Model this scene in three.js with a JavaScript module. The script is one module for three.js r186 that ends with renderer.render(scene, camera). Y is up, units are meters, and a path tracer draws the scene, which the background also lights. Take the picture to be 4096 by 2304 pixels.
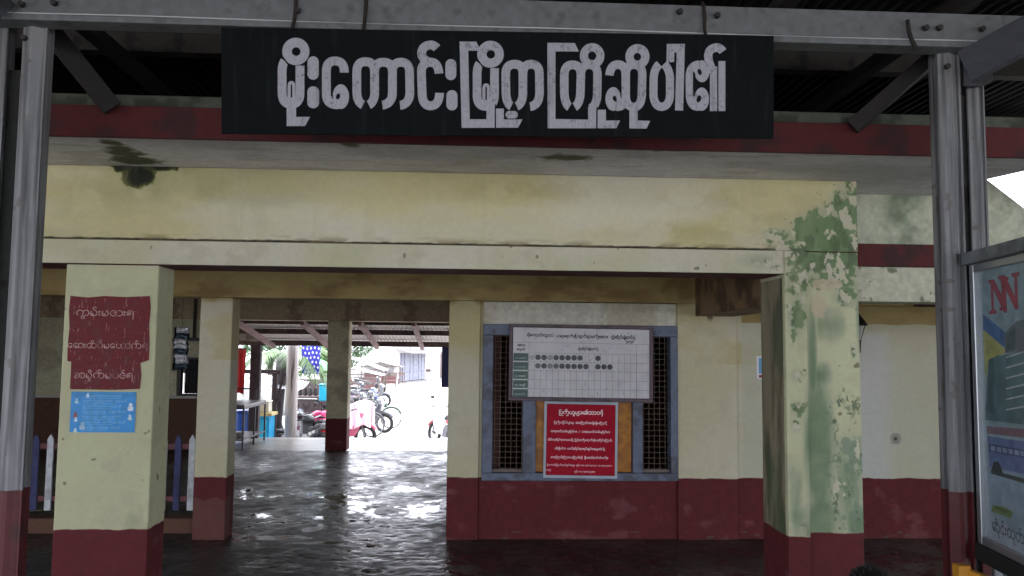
import * as THREE from 'three';
import { RoundedBoxGeometry } from 'three/addons/geometries/RoundedBoxGeometry.js';
import { mergeGeometries } from 'three/addons/utils/BufferGeometryUtils.js';
import { MarchingCubes } from 'three/addons/objects/MarchingCubes.js';

// ---------------------------------------------------------------- camera, sky, sun, exposure
const scene = new THREE.Scene();
const F = 3300, PW = 4096, PH = 2304;
const camera = new THREE.PerspectiveCamera(2 * Math.atan(PH / 2 / F) * 180 / Math.PI, PW / PH, 0.05, 900);
camera.position.set(0, 1.7, 0);
camera.rotation.order = 'YXZ';
camera.rotation.set(4.4 * Math.PI / 180, -2.9 * Math.PI / 180, 0.58 * Math.PI / 180);
camera.updateMatrixWorld();
{
  const w = 128, h = 64, d = new Float32Array(w * h * 4);
  for (let j = 0; j < h; j++) {
    const el = (j + 0.5) / h * Math.PI - Math.PI / 2, s = Math.max(0, Math.sin(el));
    const L = el >= 0 ? 0.62 * (1 + 1.3 * s) : 0.3;                      // overcast: brighter overhead
    for (let i = 0; i < w; i++) d.set([L * 0.95, L * 0.98, L * 1.1, 1], (j * w + i) * 4);
  }
  const t = new THREE.DataTexture(d, w, h, THREE.RGBAFormat, THREE.FloatType);
  t.mapping = THREE.EquirectangularReflectionMapping; t.magFilter = THREE.LinearFilter; t.needsUpdate = true;
  scene.background = t; scene.environment = t;
}
const sun = new THREE.DirectionalLight(new THREE.Color().setRGB(1, 0.98, 0.96), 1.5);
sun.position.set(-14, 40, -34); sun.target.position.set(0, 0, -14); sun.castShadow = true;
sun.shadow.radius = 30; sun.shadow.mapSize.set(2048, 2048);
Object.assign(sun.shadow.camera, { left: -50, right: 50, top: 60, bottom: -60, near: 1, far: 160 });
scene.add(sun, sun.target);
const renderer = new THREE.WebGLRenderer({ antialias: true });
renderer.setSize(1024, 576);
renderer.toneMapping = THREE.LinearToneMapping;
renderer.toneMappingExposure = 6.2;
renderer.shadowMap.enabled = true;

// ---------------------------------------------------------------- helpers
const V = (x, y, z) => new THREE.Vector3(x, y, z), R = (a) => a * Math.PI / 180;
function ray(px, py) { return V(px - PW / 2, PH / 2 - py, -F).applyQuaternion(camera.quaternion); }
function at(px, py, d) { const r = ray(px, py); return r.multiplyScalar(d / -r.z).add(camera.position); }   // on the upright plane z = -d
function onY(px, py, y) { const r = ray(px, py); return r.multiplyScalar((y - 1.7) / r.y).add(camera.position); } // on a level plane
let seedv = 7;
const rnd = (a = 0, b = 1) => { seedv = (seedv * 1664525 + 1013904223) >>> 0; return a + (b - a) * seedv / 4294967296; };
const hash = (x, y) => { let h = Math.imul(x | 0, 374761393) ^ Math.imul(y | 0, 668265263); h = Math.imul(h ^ (h >>> 13), 1274126177); return ((h ^ (h >>> 16)) >>> 0) / 4294967296; };
const NT = new Float32Array(65536); for (let i = 0; i < 65536; i++) NT[i] = hash(i & 255, i >> 8);
function vn(x, y) {
  const xi = Math.floor(x), yi = Math.floor(y); let u = x - xi, v = y - yi; u = u * u * (3 - 2 * u); v = v * v * (3 - 2 * v);
  const X = xi & 255, X1 = (xi + 1) & 255, Y = (yi & 255) << 8, Y1 = ((yi + 1) & 255) << 8, a = NT[Y | X], b = NT[Y | X1], c = NT[Y1 | X], d = NT[Y1 | X1];
  return a + (b - a) * u + (c - a) * v + (a - b - c + d) * u * v;
}
function fbm(x, y, o = 4) { let s = 0, a = 0.5, n = 0; for (let i = 0; i < o; i++) { s += a * vn(x, y); n += a; x = x * 2.03 + 17.3; y = y * 2.03 + 9.1; a *= 0.55; } return s / n; }
const mix = (a, b, t) => a + (b - a) * t, clamp = (x, a = 0, b = 1) => Math.min(b, Math.max(a, x)), sm = (a, b, x) => { const t = clamp((x - a) / (b - a)); return t * t * (3 - 2 * t); };
const mixc = (a, b, t) => [mix(a[0], b[0], t), mix(a[1], b[1], t), mix(a[2], b[2], t)];
// a colour texture of w x h metres painted by fn(x, y) -> sRGB bytes
function paint(x0, y0, wm, hm, res, fn, srgb = true) {
  const w = Math.round(wm * res), h = Math.round(hm * res), d = new Uint8Array(w * h * 4);
  for (let j = 0; j < h; j++) for (let i = 0; i < w; i++) {
    const c = fn(x0 + (i + 0.5) / res, y0 + (j + 0.5) / res), o = (j * w + i) * 4;
    d[o] = clamp(c[0], 0, 255); d[o + 1] = clamp(c[1], 0, 255); d[o + 2] = clamp(c[2], 0, 255); d[o + 3] = 255;
  }
  const t = new THREE.DataTexture(d, w, h); t.magFilter = THREE.LinearFilter; t.minFilter = THREE.LinearFilter;
  t.wrapS = t.wrapT = THREE.MirroredRepeatWrapping; if (srgb) t.colorSpace = THREE.SRGBColorSpace;
  t.repeat.set(1 / wm, 1 / hm); t.offset.set(-x0 / wm, -y0 / hm); t.needsUpdate = true;
  return t;
}
const gray = (fn) => (x, y) => { const v = fn(x, y) * 255; return [v, v, v]; };
function canvasTex(w, h, draw, post) {
  const c = document.createElement('canvas'); c.width = w; c.height = h; const g = c.getContext('2d'); draw(g, w, h);
  if (post) { const im = g.getImageData(0, 0, w, h), d = im.data; for (let y = 0; y < h; y++) for (let x = 0; x < w; x++) { const o = (y * w + x) * 4, r = post(x, y, d[o], d[o + 1], d[o + 2]); d[o] = r[0]; d[o + 1] = r[1]; d[o + 2] = r[2]; } g.putImageData(im, 0, 0); }
  const t = new THREE.CanvasTexture(c); t.colorSpace = THREE.SRGBColorSpace; t.magFilter = THREE.LinearFilter; return t;
}
const bumpTex = paint(0, 0, 2, 2, 256, gray((x, y) => 0.6 * fbm(x * 6, y * 6, 4) + 0.4 * fbm(x * 40, y * 40, 3)), false);
const speckle = paint(0, 0, 1.5, 1.5, 300, (x, y) => { const n = 150 + 90 * (fbm(x * 5, y * 5, 4) - 0.5) * 2 + 30 * (fbm(x * 50, y * 50, 2) - 0.5); return [n, n, n]; });
function mat(rgb, rough = 0.8, o = {}) { // hex or sRGB bytes
  const m = new THREE.MeshPhysicalMaterial({ roughness: rough, ...o }); Array.isArray(rgb) ? m.color.setRGB(rgb[0] / 255, rgb[1] / 255, rgb[2] / 255, THREE.SRGBColorSpace) : m.color.set(rgb);
  return m;
}
const wallMat = (t, o = {}) => new THREE.MeshPhysicalMaterial({ map: t, roughness: 0.82, bumpMap: bumpTex, bumpScale: 0.004, ...o });
const worn = (c1, c2, o = {}, sc = 4, sharp = 0.12, lvl = 0.55) => { // paint of one colour with worn patches of another
  const t = paint(0, 0, 2, 2, 140, (x, y) => { const n = fbm(x * sc, y * sc, 5), k = sm(lvl, lvl + sharp, n), f = 0.9 + 0.2 * fbm(x * 30, y * 30, 2); const c = mixc(c1, c2, k); return [c[0] * f, c[1] * f, c[2] * f]; });
  return new THREE.MeshPhysicalMaterial({ map: t, roughness: 0.75, ...o });
};

// geometry: everything ends non-indexed with position, normal and uv in metres
function flat(g) { g = g.index ? g.toNonIndexed() : g; for (const k of Object.keys(g.attributes)) if (!['position', 'normal', 'uv'].includes(k)) g.deleteAttribute(k); if (!g.attributes.normal) g.computeVertexNormals(); return g; }
function muv(g, zf) {                    // uv in metres by the way a face points
  g = flat(g); const p = g.attributes.position, n = p.count, uv = new Float32Array(n * 2), a = V(), b = V(), c = V(), e = V();
  if (zf === undefined) { g.computeBoundingBox(); zf = g.boundingBox.max.z; }
  for (let i = 0; i < n; i += 3) {
    a.fromBufferAttribute(p, i); b.fromBufferAttribute(p, i + 1); c.fromBufferAttribute(p, i + 2); e.copy(b).sub(a).cross(c.clone().sub(a));
    const ax = Math.abs(e.x), ay = Math.abs(e.y), az = Math.abs(e.z);
    for (const [k, q] of [[0, a], [1, b], [2, c]]) {
      let u, v; if (az >= ax && az >= ay) { u = q.x; v = q.y; } else if (ax >= ay) { u = e.x > 0 ? q.x - (q.z - zf) : q.x + (q.z - zf); v = q.y; } else { u = q.x; v = q.z; }
      uv[(i + k) * 2] = u; uv[(i + k) * 2 + 1] = v;
    }
  }
  g.setAttribute('uv', new THREE.BufferAttribute(uv, 2)); return g;
}
function rb(x0, x1, y0, y1, z0, z1, r = 0.006) { // box between limits, edges rounded
  const w = Math.abs(x1 - x0), h = Math.abs(y1 - y0), d = Math.abs(z1 - z0), rr = Math.min(r, w / 2.2, h / 2.2, d / 2.2);
  return muv(new RoundedBoxGeometry(w, h, d, 1, rr).translate((x0 + x1) / 2, (y0 + y1) / 2, (z0 + z1) / 2), Math.max(z0, z1));
}
function bar(a, b, w, h = w, r = 0.004) {  // a beam of section w x h from a to b
  const L = a.distanceTo(b), g = new RoundedBoxGeometry(w, h, L, 1, Math.min(r, w / 2.2, h / 2.2));
  const m = new THREE.Matrix4().lookAt(a, b, Math.abs(b.clone().sub(a).normalize().y) > 0.95 ? V(0, 0, 1) : V(0, 1, 0));
  return muv(g.applyMatrix4(m).translate((a.x + b.x) / 2, (a.y + b.y) / 2, (a.z + b.z) / 2));
}
function rod(a, b, r, r2 = r, n = 8) {
  const L = a.distanceTo(b), g = new THREE.CylinderGeometry(r2, r, L, n, 1), q = new THREE.Quaternion().setFromUnitVectors(V(0, 1, 0), b.clone().sub(a).normalize());
  return flat(g.applyQuaternion(q).translate((a.x + b.x) / 2, (a.y + b.y) / 2, (a.z + b.z) / 2));
}
const tube = (pts, r, n = 20, k = 6) => flat(new THREE.TubeGeometry(new THREE.CatmullRomCurve3(pts), n, r, k));
const ball = (x, y, z, rx, ry = rx, rz = rx, n = 14) => flat(new THREE.SphereGeometry(1, n, Math.ceil(n * 0.7)).scale(rx, ry, rz).translate(x, y, z));
function ext(pts, d, bevel = 0.004, holes) { // outline in x, y pushed d along z
  const s = new THREE.Shape(pts.map((p) => new THREE.Vector2(p[0], p[1]))); if (holes) for (const h of holes) s.holes.push(new THREE.Path(h.map((p) => new THREE.Vector2(p[0], p[1]))));
  return flat(new THREE.ExtrudeGeometry(s, { depth: d, bevelEnabled: bevel > 0, bevelSize: bevel, bevelThickness: bevel, bevelSegments: 1, curveSegments: 8 }));
}
const mg = (...g) => mergeGeometries(g.flat().map(flat));
function panel(c, w, h, ry, d = 0.003, rx = 0) { // thin upright sheet, uv 0..1 over its front
  const g = new THREE.BoxGeometry(w, h, d); const p = flat(g), n = p.attributes.position.count, uv = p.attributes.uv;
  for (let i = 0; i < n; i++) uv.setXY(i, p.attributes.position.getX(i) / w + 0.5, p.attributes.position.getY(i) / h + 0.5);
  return p.rotateX(rx).rotateY(ry).translate(c.x, c.y, c.z);
}
const names = {};
const numbered = (n) => { const k = names[n] = (names[n] ?? -1) + 1; return k ? n + '_' + String(k).padStart(3, '0') : n; };
function thing(name, label, category, pos = [0, 0, 0], group) {
  const o = new THREE.Group(); o.name = numbered(name); o.position.set(...pos); o.userData = { label, category }; if (group) o.userData.group = group; scene.add(o); return o;
}
const rootOf = (o) => { while (o.parent && o.parent !== scene) o = o.parent; return o; };
function part(parent, name, g, m, label) { // geometry in world metres; shifted to its thing's base
  const r = rootOf(parent); g = flat(g).clone().translate(-r.position.x, -r.position.y, -r.position.z);
  const o = new THREE.Mesh(g, m); o.name = name; o.castShadow = o.receiveShadow = true; if (label) o.userData.label = label; parent.add(o); return o;
}
function solo(name, label, category, g, m, group) {
  g = flat(g); g.computeBoundingBox(); const b = g.boundingBox, c = [(b.min.x + b.max.x) / 2, b.min.y, (b.min.z + b.max.z) / 2];
  const o = new THREE.Mesh(g.translate(-c[0], -c[1], -c[2]), m); o.position.set(...c); o.name = numbered(name); o.castShadow = o.receiveShadow = true; o.userData = { label, category }; if (group) o.userData.group = group; scene.add(o); return o;
}
function struct(name, g, m) { const o = new THREE.Mesh(flat(g), m); o.name = name; o.userData = { kind: 'structure', label: name.replace(/_/g, ' ') }; o.castShadow = o.receiveShadow = true; scene.add(o); return o; }

// ---------------------------------------------------------------- Burmese writing, drawn with strokes
const G = {}; // glyph -> [advance, strokes]; a stroke is [cx, cy, r, a0, a1] or a polyline {l: [x, y, ...]}
{
  const C = (x, a, b, r = 0.5, y = 0.5) => [x, y, r, a, b], L = (...l) => ({ l });
  Object.assign(G, {
    'က': [2.05, C(0.5, -50, 235), C(1.4, -110, 155)], 'ခ': [1.2, C(0.5, -60, 240), C(0.34, 0, 360, 0.18, 0.25)], 'ဂ': [1.15, C(0.5, -60, 240)], 'င': [1.1, C(0.5, 45, 315)],
    'စ': [1.15, C(0.5, 25, 335), L(0.5, 0.5, 0.95, 0.62)], 'ဆ': [2.05, C(0.45, 40, 330), C(0.38, 0, 360, 0.16, 0.3), C(1.38, 0, 360)], 'ည': [2.05, C(0.5, -50, 235), C(1.4, -60, 155), L(1.65, 0.05, 1.65, -0.55, 1.1, -0.6)],
    'တ': [2.05, C(0.5, -20, 320), C(1.4, -110, 155)], 'ထ': [2.05, C(0.5, 0, 360), C(1.4, -160, 150), L(0.5, 0.3, 0.5, 0.7)], 'ဒ': [1.1, C(0.5, -100, 180), L(0, 0.5, 0.5, 0.5)],
    'န': [1.05, C(0.42, 0, 360, 0.4, 0.6), L(0.75, 0.4, 0.75, -0.4, 0.5, -0.5)], 'ပ': [1.15, C(0.5, 125, 415)], 'ဖ': [1.15, C(0.5, 125, 415), L(0.5, 0.05, 0.5, 0.8)], 'ဘ': [2.05, C(0.5, 60, 350), C(1.4, -200, 130)],
    'မ': [1.2, C(0.5, 140, 420), C(0.22, 0, 360, 0.2, 0.22)], 'ယ': [2.0, C(0.5, 130, 375), C(1.4, -195, 120)], 'ရ': [1.1, C(0.48, -10, 230), C(0.4, 0, 360, 0.2, 0.45), L(0.97, 0.5, 0.97, -0.5)],
    'လ': [2.05, C(0.5, 50, 300), C(1.4, -140, 160), C(0.85, 0, 360, 0.14, 0.3)], 'ဝ': [1.15, C(0.5, 0, 360)], 'သ': [2.05, C(0.5, 120, 400), C(1.4, -220, 100), L(0.93, 0.2, 0.93, 0.85)], 'အ': [2.05, C(0.45, -150, 130), C(0.35, 20, 300, 0.2, 0.4), C(1.4, -120, 155)],
    'ဏ': [2.0, C(0.5, -50, 235), C(1.4, 0, 360)], 'ဟ': [1.15, C(0.5, -60, 240), L(0.8, 0.1, 1, -0.4)], 'ဗ': [1.2, C(0.5, 110, 430), L(0.5, 0.5, 0.9, 0.9)],
    '၀': [1.0, C(0.42, 0, 360, 0.42)], '၁': [1.0, C(0.42, -150, 170, 0.42)], '၂': [1.0, C(0.4, -40, 200, 0.35, 0.65), L(0.7, 0.4, 0.4, -0.4, 0.9, -0.4)], '၃': [1.0, C(0.42, 120, 380, 0.42), L(0.8, 0.6, 0.8, -0.4)], '၄': [1.0, C(0.42, -30, 200, 0.42), L(0.2, 0.2, 0.7, -0.4)], '၅': [1.0, C(0.42, 100, 420, 0.42), C(0.45, 0, 360, 0.16)], '၆': [1.0, C(0.42, 60, 350, 0.42), L(0.8, 0.4, 0.8, -0.4)], '၇': [1.0, C(0.42, -60, 220, 0.42), L(0.7, 0.2, 0.7, -0.4)], '၈': [1.0, C(0.42, 90, 400, 0.42)], '၉': [1.0, C(0.42, 0, 360, 0.4), L(0.8, 0.5, 0.6, -0.4)],
    '၏': [1.75, C(0.45, 30, 330), C(0.6, 0, 360, 0.15, 0.3), L(1.15, 0, 1.15, 1.05, 1.0, 1.3, 1.2, 1.6, 1.45, 1.5), L(1.45, 0, 1.45, 1)], '။': [0.6, L(0.1, 0, 0.1, 1), L(0.35, 0, 0.35, 1)], '/': [0.9, L(0.1, -0.3, 0.7, 1.3)], '-': [0.7, L(0.1, 0.5, 0.6, 0.5)], '(': [0.5, C(0.5, 110, 250, 0.6)], ')': [0.5, C(-0.1, -70, 70, 0.6)], ' ': [0.8],
  });
}
function burmese(g, text, x, y, s, align = 0.5, lw = 0.17, measure) { // s = height of a round letter in pixels
  const cl = []; for (const ch of text) (/[\u102b-\u103e]/.test(ch) && cl.length) ? cl[cl.length - 1].push(ch) : cl.push([ch]);
  let pen = 0; const S = [], gap = 0.12, line = (...l) => S.push({ l }), arc = (cx, cy, r, a, b) => S.push([cx, cy, r, a, b]);
  for (const [b, ...m] of cl) {
    const has = (c) => m.includes(c), gl = G[b] || G['ဝ'], w = gl[0] - 0.15;
    if (has('ေ')) { arc(pen + 0.45, 0.5, 0.45, 40, 330); arc(pen + 0.62, 0.28, 0.16, 0, 360); pen += 1.05 + gap; }
    const x0 = pen + (has('ြ') ? 0.2 : 0), c = x0 + w / 2, rr = x0 + w - 0.3;
    for (const q of gl.slice(1)) q.l ? S.push({ l: q.l.map((v, i) => i % 2 ? v : v + x0) }) : arc(q[0] + x0, q[1], q[2], q[3], q[4]);
    if (has('ြ')) { line(x0 + w * 0.5, 1.4, x0 - 0.22, 1.4, x0 - 0.22, -0.5, x0 + w + 0.1, -0.5); }
    pen = x0 + gl[0];
    if (has('ျ')) { line(x0 + w + 0.1, 0.9, x0 + w + 0.25, 0.3, x0 + w + 0.2, -0.5, x0 + w - 0.5, -0.45); pen += 0.25; }
    if (has('ွ')) arc(c, -0.32, 0.24, 0, 360);
    if (has('ှ')) line(c, -0.05, c, -0.55, c - 0.25, -0.55);
    if (has('ိ')) arc(c + 0.1, 1.32, 0.25, 0, 360); if (has('ီ')) { arc(c, 1.32, 0.25, 0, 360); arc(c + 0.05, 1.32, 0.06, 0, 360); }
    if (has('ံ')) arc(rr, 1.35, 0.12, 0, 360); if (has('ဲ')) line(c - 0.2, 1.5, c + 0.2, 1.45, c + 0.1, 1.15);
    if (has('ု')) { line(rr, -0.05, rr, -0.6, rr + 0.25, -0.6); } if (has('ူ')) { line(rr - 0.2, -0.05, rr - 0.2, -0.6); line(rr + 0.1, -0.05, rr + 0.1, -0.6, rr + 0.3, -0.6); }
    if (has('့')) arc(x0 + w, -0.35, 0.12, 0, 360);
    if (has('ာ')) { arc(pen + 0.25, 0.5, 0.5, -110, 110); pen += 0.9; } if (has('ါ')) { line(pen, 1.0, pen, 1.5, pen + 0.25, 1.5, pen + 0.25, 0); pen += 0.5; }
    if (has('်')) { const ax = m.indexOf('ာ') >= 0 || m.indexOf('ါ') >= 0 ? pen - 0.5 : c + 0.1; arc(ax, 1.35, 0.26, 30, 290); }
    if (has('း')) { arc(pen + 0.15, 0.75, 0.11, 0, 360); arc(pen + 0.15, 0.2, 0.11, 0, 360); pen += 0.45; }
    pen += gap;
  }
  if (measure) return pen * s;
  g.lineWidth = s * lw; g.lineCap = 'round'; g.lineJoin = 'round'; const ox = x - pen * s * align;
  for (const q of S) {
    g.beginPath();
    if (q.l) for (let i = 0; i < q.l.length; i += 2) g[i ? 'lineTo' : 'moveTo'](ox + q.l[i] * s, y - q.l[i + 1] * s);
    else g.arc(ox + q[0] * s, y - q[1] * s, q[2] * s, -R(q[3]), -R(q[4]), true);
    g.stroke();
  }
  return pen * s;
}
const fit = (g, text, x0, x1, y, smax, lw) => { const u = burmese(g, text, 0, 0, 1, 0, lw, true), s = Math.min(smax, (x1 - x0) / u); g.save(); g.translate(x0, y); g.scale((x1 - x0) / (u * s), 1); burmese(g, text, 0, 0, s, 0, lw); g.restore(); };

// ---------------------------------------------------------------- ground, floors
const Z1 = -5.28, Z2 = -7.6, Z3 = -14.2, ST = -0.8;
const streetTex = paint(0, 0, 12, 12, 64, (x, y) => { const n = fbm(x * 0.8, y * 0.8, 5), f = fbm(x * 14, y * 14, 3); const v = 150 + 34 * (n - 0.5) * 2 + 26 * (f - 0.5) * 2 - 50 * sm(0.62, 0.7, n); return [v, v * 0.97, v * 0.93]; });
const streetRough = paint(0, 0, 12, 12, 32, gray((x, y) => 0.35 + 0.5 * sm(0.4, 0.6, fbm(x * 0.9 + 5, y * 0.9, 4))), false);
struct('ground', muv(new THREE.PlaneGeometry(900, 900).rotateX(-Math.PI / 2).translate(0, ST, -100)), new THREE.MeshPhysicalMaterial({ map: streetTex, roughnessMap: streetRough, roughness: 1 }));
const fx0 = -4.6, fz0 = -14.4, FW = 6.4, FH = 12;
const pud = [[-1.72, -7.72, 0.36, 0.13], [-1.3, -7.5, 0.3, 0.06], [-0.69, -7.12, 0.09, 0.05], [-0.72, -6.55, 0.11, 0.09], [-0.58, -6.5, 0.06, 0.05], [-0.9, -7.6, 0.12, 0.05], [-0.62, -8.3, 0.22, 0.05], [-1.1, -6.9, 0.1, 0.03], [-0.4, -6.9, 0.3, 0.05], [-0.75, -10.4, 0.2, 0.35], [0.1, -6.8, 0.35, 0.06]];
const wetness = (x, z) => { // standing water in the hollows of the floor
  let w = fbm(x * 1.5 + 3, z * 0.9, 4) * 0.45 + fbm(x * 6, z * 5, 3) * 0.55 + 0.05 * sm(-2.4, -0.9, x) * sm(-6.6, -8.2, z);
  let e = -1; for (const [a, b, r, s] of pud) { const d = ((x - a) / r) ** 2 + ((z - b) / s) ** 2; if (d < 6) e = Math.max(e, 0.78 - 0.16 * d); }
  if (e > 0) w = Math.max(w, e + 0.25 * (fbm(x * 9, z * 9, 3) - 0.5));
  return w;
};
const floorTex = paint(fx0, fz0, FW, FH, 100, (x, z) => { const n = fbm(x * 2, z * 2, 5), f = fbm(x * 22, z * 22, 3), w = sm(0.5, 0.62, wetness(x, z)); const v = (76 + 34 * (n - 0.5) * 2 + 26 * (f - 0.5) * 2) * (1 - 0.28 * w); return [v, v * 0.99, v * 0.98]; });
const floorRough = paint(fx0, fz0, FW, FH, 100, gray((x, z) => { const w = wetness(x, z), f = fbm(x * 14, z * 14, 3); return clamp(0.5 - 0.16 * sm(0.36, 0.6, w) - 0.28 * sm(0.67, 0.73, w) + 0.3 * (f - 0.5) + 0.2 * (fbm(x * 2.2, z * 2.2 + 9, 3) - 0.5), 0.03, 0.9); }), false);
const floorBump = paint(fx0, fz0, FW, FH, 100, gray((x, z) => { const w = sm(0.6, 0.68, wetness(x, z)); return mix(0.4 * fbm(x * 3.2, z * 3.2, 4) + 0.6 * fbm(x * 14, z * 14, 4), 0.5, w); }), false);
const floorMat = new THREE.MeshPhysicalMaterial({ map: floorTex, roughnessMap: floorRough, roughness: 1, bumpMap: floorBump, bumpScale: 0.016, ior: 1.4 });
struct('station_floor', rb(-15, 15, ST - 0.1, 0, Z3 - 0.05, 6.0, 0.01), floorMat);
const terraceTex = paint(0, 0, 4, 4, 128, (x, y) => { const n = fbm(x * 1.2, y * 3, 5), f = fbm(x * 20, y * 20, 3); const v = 182 + 40 * (n - 0.5) * 2 + 20 * (f - 0.5) * 2 - 45 * sm(0.6, 0.66, fbm(x * 2 + 9, y * 5, 4)); return [v, v * 0.98, v * 0.95]; });
struct('terrace', rb(-9, 9, ST - 0.1, -0.03, -16.62, Z3 - 0.05, 0.02), new THREE.MeshPhysicalMaterial({ map: terraceTex, roughness: 0.3, bumpMap: bumpTex, bumpScale: 0.003 }));

// ---------------------------------------------------------------- station building
const maroon = [92, 27, 32], cream = [202, 205, 166];
const dadoMix = (c, x, y, yd) => { const e = y - yd - 0.012 * (fbm(x * 7, 3.3, 4) - 0.5) * 2; const n = fbm(x * 5 + 7, y * 7, 4), f = 0.88 + 0.24 * fbm(x * 26, y * 26, 3); let m = mixc(maroon, [128, 82, 84], 0.55 * sm(0.6, 0.78, n)); m = mixc(m, [96, 84, 74], 0.8 * sm(0.62, 0.75, fbm(x * 9, y * 30 + 4, 4)) * (y < 0.07 ? 1 : 0.1)); m = [m[0] * f, m[1] * f, m[2] * f]; return mixc(m, c, sm(-0.004, 0.004, e)); };
const M0 = (px, py) => { const p = at(px, py, -Z1); return [p.x, p.y]; };
const spots = (l) => l.map(([px, py, rx, ry, a]) => [...M0(px, py), rx, ry, a]);
const mossBlobs = spots([[3330, 960, 0.2, 0.15, 0.95], [3250, 1010, 0.18, 0.1, 0.85], [3390, 860, 0.1, 0.15, 0.72], [3300, 880, 0.14, 0.08, 0.55], [3380, 1040, 0.12, 0.1, 0.8], [3185, 1130, 0.08, 0.1, 0.62], [3320, 1120, 0.16, 0.05, 0.6], [3185, 1260, 0.06, 0.1, 0.66], [3390, 1190, 0.09, 0.06, 0.5], [3120, 940, 0.1, 0.04, 0.55], [3050, 1045, 0.16, 0.05, 0.42], [3415, 1400, 0.02, 0.035, 0.62], [3360, 1960, 0.05, 0.1, 0.45], [3420, 1800, 0.04, 0.12, 0.42], [3180, 1500, 0.05, 0.05, 0.36], [3180, 1320, 0.06, 0.06, 0.4], [3185, 1640, 0.05, 0.06, 0.42], [3180, 1700, 0.05, 0.05, 0.36]]);
const softBlobs = spots([[3275, 1800, 0.075, 0.36, 1], [3290, 2080, 0.1, 0.12, 1], [3400, 1930, 0.1, 0.26, 0.55], [3180, 2000, 0.05, 0.2, 0.4], [3250, 1450, 0.025, 0.28, 0.8], [3290, 1500, 0.05, 0.07, 0.7], [3440, 1250, 0.022, 0.2, 0.8], [3320, 1300, 0.08, 0.1, 0.6], [3430, 2080, 0.06, 0.1, 0.75], [3260, 1600, 0.05, 0.05, 0.7], [3190, 2060, 0.07, 0.07, 0.5], [3170, 1900, 0.08, 0.12, 0.3], [3370, 990, 0.12, 0.1, 0.6], [3400, 1150, 0.1, 0.05, 0.5]]);
const crackBlobs = spots([[3390, 1850, 0.1, 0.32, 1], [3370, 1680, 0.06, 0.1, 0.7], [3400, 2040, 0.09, 0.14, 0.9]]);
const blob = (list, x, y) => { let m = 0; for (const [a, b, rx, ry, k] of list) { const d = ((x - a) / rx) ** 2 + ((y - b) / ry) ** 2; if (d < 5) m = Math.max(m, k * Math.exp(-0.55 * d)); } return m; };
const nestBlobs = [[555, 700, 0.085, 0.07, 1], [500, 668, 0.06, 0.03, 0.9], [640, 672, 0.09, 0.018, 0.8], [450, 660, 0.03, 0.02, 0.6]].map(([px, py, rx, ry, a]) => [...M0(px, py), rx, ry, a]);
const smear = [[420, 760, 0.3, 0.1, 0.7], [700, 740, 0.3, 0.09, 0.8], [880, 720, 0.2, 0.06, 0.6], [2100, 760, 0.35, 0.05, 0.7], [2950, 800, 0.4, 0.06, 0.6], [2800, 930, 0.4, 0.05, 0.7], [3050, 870, 0.25, 0.1, 0.6]].map(([px, py, rx, ry, a]) => [...M0(px, py), rx, ry, a]);
const peach = [[3310, 1135, 0.09, 0.035], [3275, 1220, 0.045, 0.08]].map(([px, py, rx, ry]) => [...M0(px, py), rx, ry]);
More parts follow.
